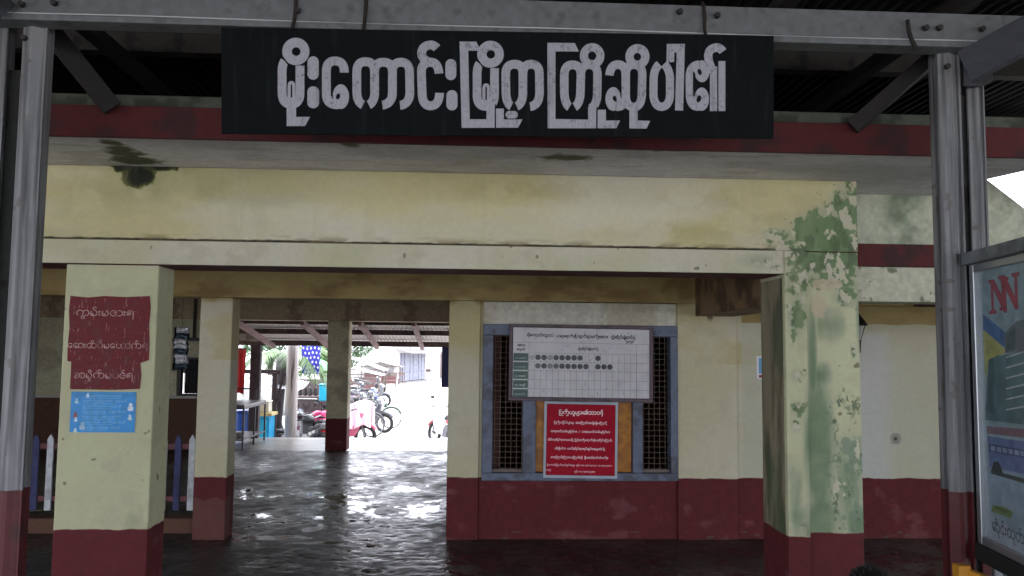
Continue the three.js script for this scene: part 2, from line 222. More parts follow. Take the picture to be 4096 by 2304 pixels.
function facade(x, y) {
  const n = fbm(x * 1.3, y * 1.3 + 4, 4), n2 = fbm(x * 5, y * 7, 4), f = 0.98 + 0.04 * fbm(x * 40, y * 40, 2);
  let c;
  if (y > 2.375) {
    c = mixc([206, 203, 172], [205, 197, 150], sm(0.35, 0.68, fbm(x * 0.9 + 3, y * 3.2, 4)));
    c = mixc(c, [212, 209, 190], 0.6 * sm(0.45, 0.7, fbm(x * 1.1 + 11, y * 2.2 + 2, 4)));
    c = mixc(c, [158, 150, 96], 0.5 * blob(smear, x, y) * sm(0.35, 0.62, n2));
    c = mixc(c, [160, 162, 126], 0.4 * sm(0.45, 0.7, fbm(x * 1.5 + 31, y * 2.5, 4)) * sm(-0.6, -1.4, x));
    const e = y - 2.382 - 0.006 * fbm(x * 9, 1, 3); c = mixc(c, [44, 40, 28], 0.9 * sm(0.010, 0.002, e + 0.008 * (fbm(x * 22, 7, 3) - 0.35)));
    c = mixc(c, [120, 108, 78], 0.55 * sm(0.05, 0.0, e) * sm(0.45, 0.7, fbm(x * 7, y * 25, 3)));
    const nb = blob(nestBlobs, x, y) + 0.5 * (fbm(x * 24, y * 18, 3) - 0.5); c = mixc(c, [70, 76, 34], sm(0.32, 0.5, nb)); c = mixc(c, [26, 32, 16], sm(0.5, 0.72, nb));
  } else {
    c = mixc(y > 2.2 ? [205, 202, 182] : cream, [194, 194, 158], sm(0.4, 0.75, n)); c = mixc(c, [178, 176, 150], 0.4 * sm(0.6, 0.75, n2));
    c = mixc(c, [110, 104, 84], 0.7 * sm(0.86, 0.89, fbm(x * 19, y * 16, 2))); c = mixc(c, [150, 150, 126], 0.5 * sm(0.62, 0.8, fbm(x * 3 + 70, y * 2, 5)) * (y < 1.4 ? 1 : 0.3));
    if (x < 2 && x > 1.4 && y < 2.2) { // darker, mossy inner side of the right pillar
      c = mixc([146, 138, 114], [92, 92, 72], sm(0.35, 0.7, fbm(x * 10, y * 2.2, 5))); c = mixc(c, [78, 98, 70], 0.6 * sm(0.5, 0.72, fbm(x * 7 + 4, y * 2.2 + 8, 4)));
    }
  }
  if (x > 1.4 && !(x < 2.03 && y < 2.2)) {
    const b = blob(mossBlobs, x, y), soft = blob(softBlobs, x, y), n3 = fbm(x * 22, y * 19, 4), n4 = fbm(x * 46, y * 46, 2), v = fbm(x * 8, y * 8, 3);
    c = mixc(c, [166, 172, 146], 0.75 * sm(0.12, 0.45, Math.max(b, soft)));
    c = mixc(c, mixc([132, 150, 118], [92, 122, 88], v), 0.8 * sm(0.25, 0.8, soft + 0.7 * (fbm(x * 11, y * 2.6, 4) - 0.5)));      // wet algae, soft edged
    const q = b + 0.85 * (n3 - 0.5) + 0.2 * (n4 - 0.5), green = mixc([122, 146, 108], [92, 124, 78], v);
    c = mixc(c, mixc(green, [78, 96, 66], 0.7 * sm(0.5, 0.7, fbm(x * 22, y * 11, 3))), 0.85 * sm(0.34, 0.48, q));
    const crack = Math.abs(fbm(x * 7 + 3, y * 6 + 8, 4) - 0.5), cz = blob(crackBlobs, x, y); c = mixc(c, [104, 124, 98], 0.6 * sm(0.05, 0.01, crack) * sm(0.45, 0.62, fbm(x * 13, y * 9, 3)) * sm(0.2, 0.5, cz)); c = mixc(c, [120, 142, 118], 0.7 * sm(0.52, 0.6, fbm(x * 14 + 5, y * 9, 4)) * sm(0.3, 0.8, cz)); c = mixc(c, [92, 108, 84], 0.8 * sm(0.68, 0.72, n3) * sm(0.15, 0.4, cz));
    if (b > 0.3) c = mixc(c, [204, 200, 176], 0.92 * sm(0.58, 0.63, fbm(x * 17 + 50, y * 14, 4)));
    for (const [a, b2, rx, ry] of peach) { const d = ((x - a) / rx) ** 2 + ((y - b2) / ry) ** 2 + 2.4 * (fbm(x * 24, y * 24, 3) - 0.5); c = mixc(c, [200, 186, 160], 0.8 * sm(1.3, 0.95, d)); }
  }
  c = mixc(c, [188, 183, 150], 0.22 * sm(0.55, 0.8, fbm(x * 14, y * 1.4 + 20, 4)));
  c = [c[0] * f, c[1] * f, c[2] * f];
  return dadoMix(c, x, y, x < 0 ? 0.585 : x > 2.186 ? 0.563 : 0.545);
}
const facadeMat = wallMat(paint(-3.2, 0, 5.8, 2.9, 280, facade), { bumpScale: 0.003 });
const p2d = (px, py) => { const p = at(px, py, -Z2); return [p.x, p.y]; };
const ring = p2d(3590, 1757), patch0 = p2d(3470, 1330), patch1 = p2d(3570, 1800);
function inner(x, y) {
  const n = fbm(x * 1.4 + 40, y * 1.6, 4), n2 = fbm(x * 6, y * 8 + 3, 4), f = 0.98 + 0.04 * fbm(x * 40, y * 40, 2);
  let c = mixc([206, 202, 178], [198, 193, 160], sm(0.38, 0.72, n)); c = mixc(c, [184, 178, 152], 0.35 * sm(0.6, 0.76, n2));
  const edge = y - 2.12 + 0.25 * (fbm(x * 2.2, y * 2, 4) - 0.5);      // brown water stain with an uneven lower outline
  c = mixc(c, mixc([166, 144, 92], [136, 112, 70], sm(0.42, 0.68, fbm(x * 3, y * 9, 4))), 0.95 * sm(-0.02, 0.05, edge));
  c = mixc(c, [186, 172, 116], 0.5 * sm(0.45, 0.65, fbm(x * 2 + 9, y * 2 + 5, 4)) * (y > 1.6 ? 1 : 0));
  if (x > 2.55) {
    c = mixc(c, [188, 190, 168], 0.6); if (y > 1.98 + 0.02 * fbm(x * 4, 2, 3)) c = mixc([182, 164, 112], [158, 138, 90], fbm(x * 4, y * 9, 3));
    c = mixc(c, [200, 203, 210], 0.5 * (x > 3 ? 1 : 0) * sm(0.1, -0.1, x - patch1[0] + 0.05 * (fbm(3, y * 5, 3) - 0.5)) * sm(0.04, -0.04, y - patch0[1]));
    const d = Math.hypot(x - ring[0], y - ring[1]); c = mixc(c, [134, 136, 128], 0.7 * sm(0.075, 0.05, d + 0.02 * fbm(x * 30, y * 30, 2))); c = mixc(c, [60, 60, 52], 0.8 * sm(0.022, 0.012, d));
  }
  if (x > -2.6 && x < -2 && y < 0.34 + 0.05 * fbm(x * 12, 4, 3) && y > 0) { c = mixc([112, 74, 66], [94, 50, 48], n2); return [c[0] * f, c[1] * f, c[2] * f]; }
  c = mixc(c, [78, 62, 42], 0.85 * sm(0.02, 0.0, Math.abs(x - 2.24) - 0.05 * fbm(2, y * 6, 3)) * sm(1.98, 2.06, y));
  c = [c[0] * f, c[1] * f, c[2] * f];
  return dadoMix(c, x, y, 0.553);
}
const innerMat = wallMat(paint(-3.2, 0, 7.8, 2.7, 200, inner));
const soffitSpots = [[445, 572, 0.06, 0.05, 0.7], [475, 594, 0.07, 0.06, 0.85], [505, 615, 0.08, 0.07, 0.9], [540, 642, 0.11, 0.09, 1], [2270, 630, 0.14, 0.06, 0.75], [1400, 578, 0.05, 0.05, 0.7], [2650, 600, 0.2, 0.03, 0.5]].map(([px, py, ...r]) => [onY(px, py, 2.85), ...r]);
const soffitTex = paint(-4, -6, 8, 2, 180, (x, z) => {
  const n = fbm(x * 1.2, z * 2.4, 5), n2 = fbm(x * 3, z * 12, 4), f = 0.95 + 0.1 * fbm(x * 30, z * 30, 2); let c = mixc([222, 221, 224], [198, 196, 198], sm(0.38, 0.7, n)); c = mixc(c, [182, 178, 174], 0.5 * sm(0.55, 0.7, n2));
  for (const [p, rx, rz, k] of soffitSpots) { const d = ((x - p.x) / rx) ** 2 + ((z - p.z) / rz) ** 2, q = k * Math.exp(-0.6 * d) + 0.55 * (fbm(x * 20, z * 16, 4) - 0.5); c = mixc(c, [70, 74, 50], 0.9 * sm(0.15, 0.6, q)); }
  return [c[0] * f, c[1] * f, c[2] * f];
});
const soffitMat = wallMat(soffitTex);
const redMat = worn([84, 22, 25], [58, 24, 26], {}, 5, 0.2, 0.5), greenwash = worn([188, 194, 172], [122, 136, 112], { bumpMap: bumpTex, bumpScale: 0.004 }, 3.4, 0.35, 0.48);
const dampWhite = worn([196, 198, 176], [124, 132, 106], { bumpMap: bumpTex, bumpScale: 0.004 }, 13, 0.08, 0.62), hallPlaster = worn([196, 192, 162], [176, 170, 144], { bumpMap: bumpTex, bumpScale: 0.003 }, 2), brownPaint = worn([96, 64, 48], [74, 48, 38], {}, 3);
const ceilMat = worn([190, 186, 178], [168, 162, 152], {}, 2);

const st = thing('station_building', 'cream and maroon station building with open hall, ticket window and mossy pillar', 'building', [0, 0, -9]);
part(st, 'front_wall', rb(-8.5, 2.55, 2.375, 2.85, Z1 - 0.3, Z1), facadeMat);
part(st, 'lintel', rb(-8.5, 2.04, 2.22, 2.375, Z1 - 0.35, Z1 + 0.03, 0.008), facadeMat);
part(st, 'pillar', rb(-2.53, -1.96, 0, 2.22, Z1 - 0.28, Z1, 0.01), facadeMat);
{ const p = part(st, 'pillar', rb(2.187, 2.55, 0, 2.375, Z1 - 0.44, Z1, 0.012), facadeMat, 'mossy green-stained corner pillar'); part(p, 'pilaster', rb(2.04, 2.187, 0, 2.375, Z1 - 0.42, Z1 + 0.03, 0.008), facadeMat); }
{ // projecting canopy slab with its red edge
  const a = onY(3945, 718, 2.85), b = onY(4080, 680, 2.85); const pts = [[-8.5, -4.55], [6, -4.55], [6, b.z - 0.02], [b.x + 0.05, b.z], [a.x, a.z], [a.x - 0.05, -5.72], [2.3, -5.72], [2.3, Z1 - 0.28], [-8.5, Z1 - 0.28]];
  const g = ext(pts.map(([x, z]) => [x, -z]), 0.165, 0).rotateX(-Math.PI / 2).translate(0, 2.85, 0);
  const slab = part(st, 'canopy_slab', muv(g), soffitMat); part(slab, 'fascia', rb(-8.5, 6, 2.842, 3.018, -4.55, -4.52, 0.004), redMat); part(slab, 'upstand', rb(-8.5, 6, 3.018, 3.1, -4.75, -4.58, 0.01), worn([84, 90, 78], [56, 62, 50], {}, 4));
}
{ // recessed bay to the right of the mossy pillar
  const g0 = at(3950, 720, 5.72), g1 = at(4096, 832, 5.72), sl = (g1.y - g0.y) / (g1.x - g0.x);
  part(st, 'gable_wall', muv(ext([[2.55, 2.49], [7, 2.49], [7, Math.max(2.5, g0.y + sl * (7 - g0.x))], [g0.x + (2.52 - g0.y) / sl, 2.52], [g0.x, g0.y], [3.3, 2.95], [3.3, 2.85], [2.55, 2.85]], 0.25, 0).translate(0, 0, -5.97)), greenwash);
  part(st, 'red_band', rb(2.55, 7, 2.33, 2.49, -5.97, -5.68, 0.005), redMat); part(st, 'bay_lintel', rb(2.55, 7, 2.08, 2.33, -5.97, -5.72, 0.006), dampWhite);
}
part(st, 'inner_beam', rb(-6.5, 4.2, 2.165, 2.62, Z2 - 0.3, Z2), innerMat);
part(st, 'pillar', rb(-2.44, -2.15, 0, 2.165, Z2 - 0.25, Z2, 0.012), innerMat); part(st, 'pillar', rb(-0.19, 0.1, 0, 2.165, Z2 - 0.25, Z2, 0.012), innerMat);
part(st, 'ticket_wall', mg(rb(0.1, 1.93, 0, 0.53, Z2 - 0.2, Z2 - 0.03), rb(0.1, 0.125, 0.53, 2.165, Z2 - 0.2, Z2 - 0.03)), innerMat);
part(st, 'back_wall', mg(rb(1.93, 2.49, 0, 2.165, Z2 - 0.2, Z2), rb(2.49, 7, 0, 2.165, Z2 - 0.2, Z2 - 0.035)), innerMat);
part(st, 'cross_beam', rb(2.1, 2.46, 2.045, 2.62, Z2, -5.7, 0.008), worn([132, 106, 76], [82, 64, 46], { bumpMap: bumpTex, bumpScale: 0.004 }, 4, 0.3, 0.4));
part(st, 'ceiling', mg(rb(-8.3, 2.55, 2.62, 2.8, Z3 - 0.35, Z1 - 0.3, 0.002), rb(2.55, 7, 2.62, 2.8, Z3 - 0.35, -5.97, 0.002)), ceilMat);
part(st, 'end_wall', rb(-8.5, -8.3, 0, 2.8, Z3 - 0.3, Z1), hallPlaster); part(st, 'end_wall', rb(7, 7.2, 0, 2.48, Z3 - 0.3, Z1), hallPlaster);
part(st, 'room_wall', mg(rb(0.12, 0.3, 0, 2.62, Z3, Z2 - 0.25), rb(0.3, 7, 0, 2.62, Z2 - 3.4, Z2 - 3.2), rb(2.6, 2.75, 0, 2.62, Z2 - 3.2, Z2 - 0.2)), worn([96, 58, 54], [72, 46, 44], {}, 3));
{ const m = worn([74, 58, 50], [52, 42, 38], { roughness: 0.8 }, 2), n = 500, g = new THREE.PlaneGeometry(19, 4.4, n, 1).rotateX(-Math.PI / 2), p = g.attributes.position; for (let i = 0; i < p.count; i++) { const z = p.getZ(i) - 6.9; p.setXYZ(i, p.getX(i) - 5.4, 3.02 + (-4.7 - z) * 0.2 + 0.012 * Math.sin(p.getX(i) / 0.076 * 6.283), z); } g.computeVertexNormals(); part(st, 'tin_roof', muv(g), m); const h = g.clone(), q = h.attributes.position; for (let i = 0; i < q.count; i++) { const t = (q.getZ(i) + 9.1) / 4.4; q.setXYZ(i, q.getX(i), q.getY(i) - t * 0.0 + 0, -9.1 - t * 5.6); q.setY(i, 3.9 - t * 1.0 + 0.012 * Math.sin(q.getX(i) / 0.076 * 6.283)); } h.computeVertexNormals(); part(st, 'tin_roof', muv(h), m); }
// rear of the hall
part(st, 'rear_beam', rb(-8.3, 7, 2.19, 2.62, Z3 - 0.34, Z3, 0.006), worn([176, 160, 134], [146, 128, 106], {}, 3));
{
  const rearTex = paint(0, 0, 3, 2.4, 160, (x, y) => { const n = fbm(x * 3, y * 3, 4), f = 0.92 + 0.16 * fbm(x * 30, y * 30, 2), c = mixc([188, 182, 152], [160, 152, 128], sm(0.45, 0.65, n)); return dadoMix([c[0] * f, c[1] * f, c[2] * f], x, y, 0.54); });
  const rm = wallMat(rearTex); part(st, 'pillar', rb(-2.41, -2.05, 0, 2.19, Z3 - 0.34, Z3, 0.012), rm);
  part(st, 'rear_wall', rb(-0.28, 7, 0, 2.19, Z3 - 0.3, Z3), rm);
  const w = part(st, 'rear_wall', mg(rb(-8.3, -4.06, 1.55, 2.19, Z3 - 0.3, Z3), rb(-8.3, -4.9, 0.9, 1.55, Z3 - 0.3, Z3), rb(-4.4, -4.06, 0.9, 1.55, Z3 - 0.3, Z3)), hallPlaster);
  part(w, 'brown_dado', rb(-8.3, -4.06, 0, 0.86, Z3 - 0.3, Z3), brownPaint); part(w, 'sill', rb(-8.3, -4.04, 0.86, 0.9, Z3 - 0.3, Z3 + 0.06), mat([196, 192, 190]));
  const wn = part(st, 'window', mg(rb(-4.9, -4.86, 0.9, 1.55, Z3 - 0.2, Z3 - 0.06), rb(-4.44, -4.4, 0.9, 1.55, Z3 - 0.2, Z3 - 0.06), rb(-4.86, -4.44, 1.51, 1.55, Z3 - 0.2, Z3 - 0.06), rb(-4.86, -4.44, 0.9, 0.93, Z3 - 0.2, Z3 - 0.06)), mat([70, 70, 72], 0.5), 'small dark window');
  part(wn, 'window_bars', mg(...[0, 1, 2, 3, 4, 5, 6].map((i) => rod(V(-4.82 + i * 0.055, 0.93, Z3 - 0.12), V(-4.82 + i * 0.055, 1.51, Z3 - 0.12), 0.006, 0.006, 6))), mat([40, 40, 42], 0.5)); part(wn, 'shutter', rb(-4.86, -4.44, 0.93, 1.51, Z3 - 0.29, Z3 - 0.26), mat([34, 34, 36]));
  part(st, 'drain_pipe', mg(rod(V(-4.63, 1.86, Z3 + 0.05), V(-4.63, 2.6, Z3 + 0.05), 0.022, 0.022, 10), rb(-4.7, -4.52, 1.82, 1.88, Z3 + 0.0, Z3 + 0.1, 0.01)), mat([38, 34, 32], 0.5));
}
{ // ticket window
  const fr = worn([98, 108, 128], [82, 86, 98], { roughness: 0.55 }, 6), zf = Z2 + 0.02, zb = Z2 - 0.13;
  const tw = part(st, 'ticket_window', mg(rb(0.125, 1.93, 0.53, 0.6, zb, zf), rb(0.125, 1.93, 1.85, 1.95, zb, zf), rb(0.125, 0.22, 0.6, 1.85, zb, zf), rb(1.86, 1.93, 0.6, 1.85, zb, zf), rb(0.495, 0.615, 0.6, 1.85, zb, zf), rb(1.51, 1.6, 0.6, 1.85, zb, zf)), fr, 'blue-grey wooden ticket window frame');
  part(tw, 'transom_panel', rb(0.125, 1.93, 1.95, 2.16, Z2 - 0.15, Z2 - 0.04), worn([206, 204, 190], [190, 184, 164], {}, 2));
  const od = worn([206, 140, 48], [176, 112, 38], { roughness: 0.5 }, 9, 0.3, 0.4); const sh = part(tw, 'ticket_shutter', rb(0.615, 1.51, 0.6, 1.85, Z2 - 0.1, Z2 - 0.06), od, 'orange varnished wooden shutter');
  part(sh, 'raised_panel', rb(0.74, 1.39, 0.78, 1.75, Z2 - 0.07, Z2 - 0.045, 0.012), od);
  const wire = mat([120, 104, 88], 0.5, { metalness: 0.4 });
  for (const [a, b] of [[0.22, 0.495], [1.6, 1.86]]) { const w = []; for (let x = a + 0.02; x < b; x += 0.0505) w.push(rod(V(x, 0.6, Z2 - 0.05), V(x, 1.85, Z2 - 0.05), 0.0028, 0.0028, 5)); for (let y = 0.63; y < 1.85; y += 0.0505) w.push(rod(V(a, y, Z2 - 0.05), V(b, y, Z2 - 0.05), 0.0028, 0.0028, 5)); part(tw, 'wire_mesh', mg(w), wire); part(tw, 'mesh_sill', rb(a, b, 0.6, 0.63, Z2 - 0.13, Z2 - 0.03), mat([120, 108, 104])); }
}
{ // lean-to awning behind the hall
  const sy = (z) => 2.36 + (z + 14.3) * 0.145, tin = worn([176, 170, 168], [140, 128, 122], { roughness: 0.5 }, 2), wd = worn([70, 56, 52], [48, 38, 36], {}, 5), n = 420;
  const g = new THREE.PlaneGeometry(8.6, 3.5, n, 1).rotateX(-Math.PI / 2); const p = g.attributes.position;
  for (let i = 0; i < p.count; i++) { const z = -16.05 + p.getZ(i) * 1; p.setXYZ(i, p.getX(i) - 2.6, sy(z) + 0.02 + 0.012 * Math.sin(p.getX(i) / 0.076 * 2 * Math.PI), z); } g.computeVertexNormals();
  const aw = part(st, 'awning_sheet', g, tin, 'corrugated tin awning on timber rafters');
  for (const z of [-15.05, -16.15]) part(aw, 'purlin', rb(-6.9, 1.6, sy(z) - 0.1, sy(z), z - 0.05, z + 0.05, 0.004), wd);
  part(aw, 'eave_beam', rb(-6.9, 1.6, 1.775, sy(-17.5) - 0.01, -17.56, -17.44, 0.006), wd);
  for (const px of [945, 1210, 1440, 1655, 690, 1850]) { const q = at(px, 1290, 14.6); part(aw, 'rafter', bar(V(q.x, sy(-14.55) - 0.15, -14.55), V(q.x, sy(-17.4) - 0.15, -17.4), 0.07, 0.1), worn([128, 104, 104], [96, 78, 78], {}, 6)); }
  part(aw, 'awning_post', rb(-4.27, -4.08, -0.03, 1.775, -16.55, -16.4, 0.01), worn([64, 54, 62], [44, 38, 44], {}, 5)); part(aw, 'awning_post', rb(0.3, 0.48, -0.03, 1.775, -16.55, -16.4, 0.01), worn([64, 54, 62], [44, 38, 44], {}, 5));
  part(aw, 'side_board', bar(V(-5.4, 2.02, -16.3), V(-4.1, 1.93, -16.36), 0.04, 0.17), worn([150, 146, 146], [120, 112, 112], {}, 4));
}

// ---------------------------------------------------------------- platform shelter
{
  const sh = thing('platform_shelter', 'grey steel rail columns and beam carrying the shade-darkened corrugated platform roof, extended out of view', 'shelter', [0, 0, -4]);
  const steel = (a, b) => new THREE.MeshPhysicalMaterial({ roughness: 0.5, metalness: 0.15, map: paint(0, 0, 2, 2, 220, (x, y) => { const n = fbm(x * 46, y * 1.3, 4), m = fbm(x * 6, y * 5, 4), q = fbm(x * 16, y * 14, 3); let c = mixc(a, b, sm(0.35, 0.7, n)); c = mixc(c, [96, 90, 84], 0.6 * sm(0.76, 0.8, q)); return [c[0] * (0.88 + 0.24 * m), c[1] * (0.88 + 0.24 * m), c[2] * (0.88 + 0.24 * m)]; }) }), silver = steel([134, 136, 138], [84, 86, 88]), beamPaint = worn([112, 116, 118], [96, 98, 98], { roughness: 0.5, metalness: 0.15 }, 12, 0.2, 0.6), redsteel = worn([86, 27, 30], [68, 28, 30], { roughness: 0.55 }, 7, 0.2, 0.55);
  // rail section: foot towards the platform, head behind
  const prof = [[-0.06, 0.004], [-0.055, 0.012], [-0.02, 0.026], [0.0, 0.03], [0.022, 0.014], [0.046, 0.002], [0.05, 0.014], [0.06, 0.014], [0.06, 0.002], [0.012, -0.012], [0.01, -0.07], [0.034, -0.076], [0.036, -0.105], [0.02, -0.112], [-0.02, -0.112], [-0.036, -0.105], [-0.034, -0.076], [-0.01, -0.07], [-0.012, -0.012], [-0.06, 0.0]];
  const railUp = (x, z, y0, y1, s = 1) => muv(ext([...prof].reverse().map(([a, b]) => [a * s, -b * s]), y1 - y0, 0).rotateX(-Math.PI / 2).translate(x, y0, z));
  for (const [x, z, s] of [[-2.105, -3.98, 0.98], [-2.3, -4.0, 0.98], [2.405, -3.98, 1], [2.583, -4.04, 0.76]]) { part(sh, 'column', railUp(x, z, 1.04, 3.42, s), silver); part(sh, 'column_base', railUp(x, z, 0, 1.04, s), redsteel); }
  for (const [a, b] of [[-2.27, -2.14], [2.455, 2.56]]) part(sh, 'tie_plate', rb(a, b, 0.3, 3.05, -4.08, -4.06), worn([58, 60, 58], [40, 40, 40], {}, 6));
  part(sh, 'beam', rb(-15, 15, 3.26, 3.412, -3.93, -3.9, 0.004), beamPaint); part(sh, 'beam_flange', rb(-15, 15, 3.228, 3.26, -3.99, -3.872, 0.006), beamPaint);
  { const w = []; for (let x = -6.8; x <= 6.8; x += 0.4) w.push(V(x, 3.268 + 0.003 * Math.sin(x * 3), -3.893)); part(sh, 'cable', tube(w, 0.0035, 120, 5), mat([210, 212, 214], 0.4)); }
  const boltM = mat([58, 56, 54], 0.6, { metalness: 0.4 }); for (const [px, py] of [[3705, 110], [3760, 110], [3930, 115], [85, 15], [215, 10], [3790, 265], [95, 150], [2720, 45], [2870, 60], [1190, 40]]) { const q = at(px, py, 3.88); part(sh, 'bolt', flat(new THREE.CylinderGeometry(0.014, 0.016, 0.02, 6).rotateX(Math.PI / 2).translate(q.x, q.y, q.z)), boltM); }
  part(sh, 'strap', tube([at(3630, 80, 3.87), at(3640, 140, 3.865), at(3668, 200, 3.86)], 0.01, 12, 6), mat([40, 38, 36], 0.8));
  const wood = worn([46, 43, 41], [32, 30, 29], {}, 6), pw = worn([72, 68, 64], [46, 44, 42], {}, 6);
  for (const z of [6.9, 4.3, 2.4, 0.6, -1.2, -3.0, -5.2, -6.6]) part(sh, 'purlin', rb(-15, 15, 3.55, 3.675, z - 0.05, z + 0.05, 0.004), pw);
  for (const x of [-6, -4.1, -2.2, -0.2, 1.6, 2.5, 4.3, 6.2]) part(sh, 'rafter', rb(x - 0.04, x + 0.04, 3.472, 3.55, -8, 7.1, 0.004), wood);
  part(sh, 'brace', bar(at(170, 85, 4.3), at(450, 435, 4.5), 0.08, 0.09), wood); part(sh, 'brace', bar(at(3725, 235, 4.3), at(3410, 510, 4.5), 0.07, 0.08), wood);
  part(sh, 'knee_brace', bar(at(3860, 270, 3.84), at(4330, 20, 3.5), 0.05, 0.17), worn([64, 66, 74], [46, 48, 52], {}, 6)); part(sh, 'gusset', ext([[2.49, 3.07], [2.585, 3.07], [2.64, 3.1], [2.64, 3.3], [2.49, 3.3]], 0.012, 0.002).translate(0, 0, -3.99), worn([64, 66, 74], [46, 48, 52], {}, 6));
  part(sh, 'knee_brace', bar(at(10, 60, 3.84), at(-330, -330, 3.5), 0.05, 0.15), worn([64, 66, 74], [46, 48, 52], {}, 6));
  const shadedTin = worn([26, 23, 24], [18, 17, 18], { roughness: 0.85 }, 1.6); let k = 0;  // near-black tin colour carries the shade of the roof space
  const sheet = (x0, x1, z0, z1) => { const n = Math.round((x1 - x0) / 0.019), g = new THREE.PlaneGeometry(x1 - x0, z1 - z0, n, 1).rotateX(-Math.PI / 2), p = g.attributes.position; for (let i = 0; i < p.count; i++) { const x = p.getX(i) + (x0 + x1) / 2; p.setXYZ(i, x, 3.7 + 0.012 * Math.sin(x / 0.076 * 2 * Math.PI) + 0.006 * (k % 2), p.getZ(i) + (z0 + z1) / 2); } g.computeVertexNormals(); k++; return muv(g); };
  for (let x = -15.4; x < 15; x += 1.4) { part(sh, 'roof_sheet', sheet(x, x + 1.43, -4.4, -0.5), shadedTin); part(sh, 'roof_sheet', sheet(x, x + 1.43, -0.7, 3.4), shadedTin); part(sh, 'roof_sheet', sheet(x, x + 1.43, 3.2, 7.2), shadedTin); part(sh, 'roof_sheet', sheet(x, x + 1.43, -8.2, -4.2), shadedTin); }  // sheets extended far out of view to cut light on the facade
}
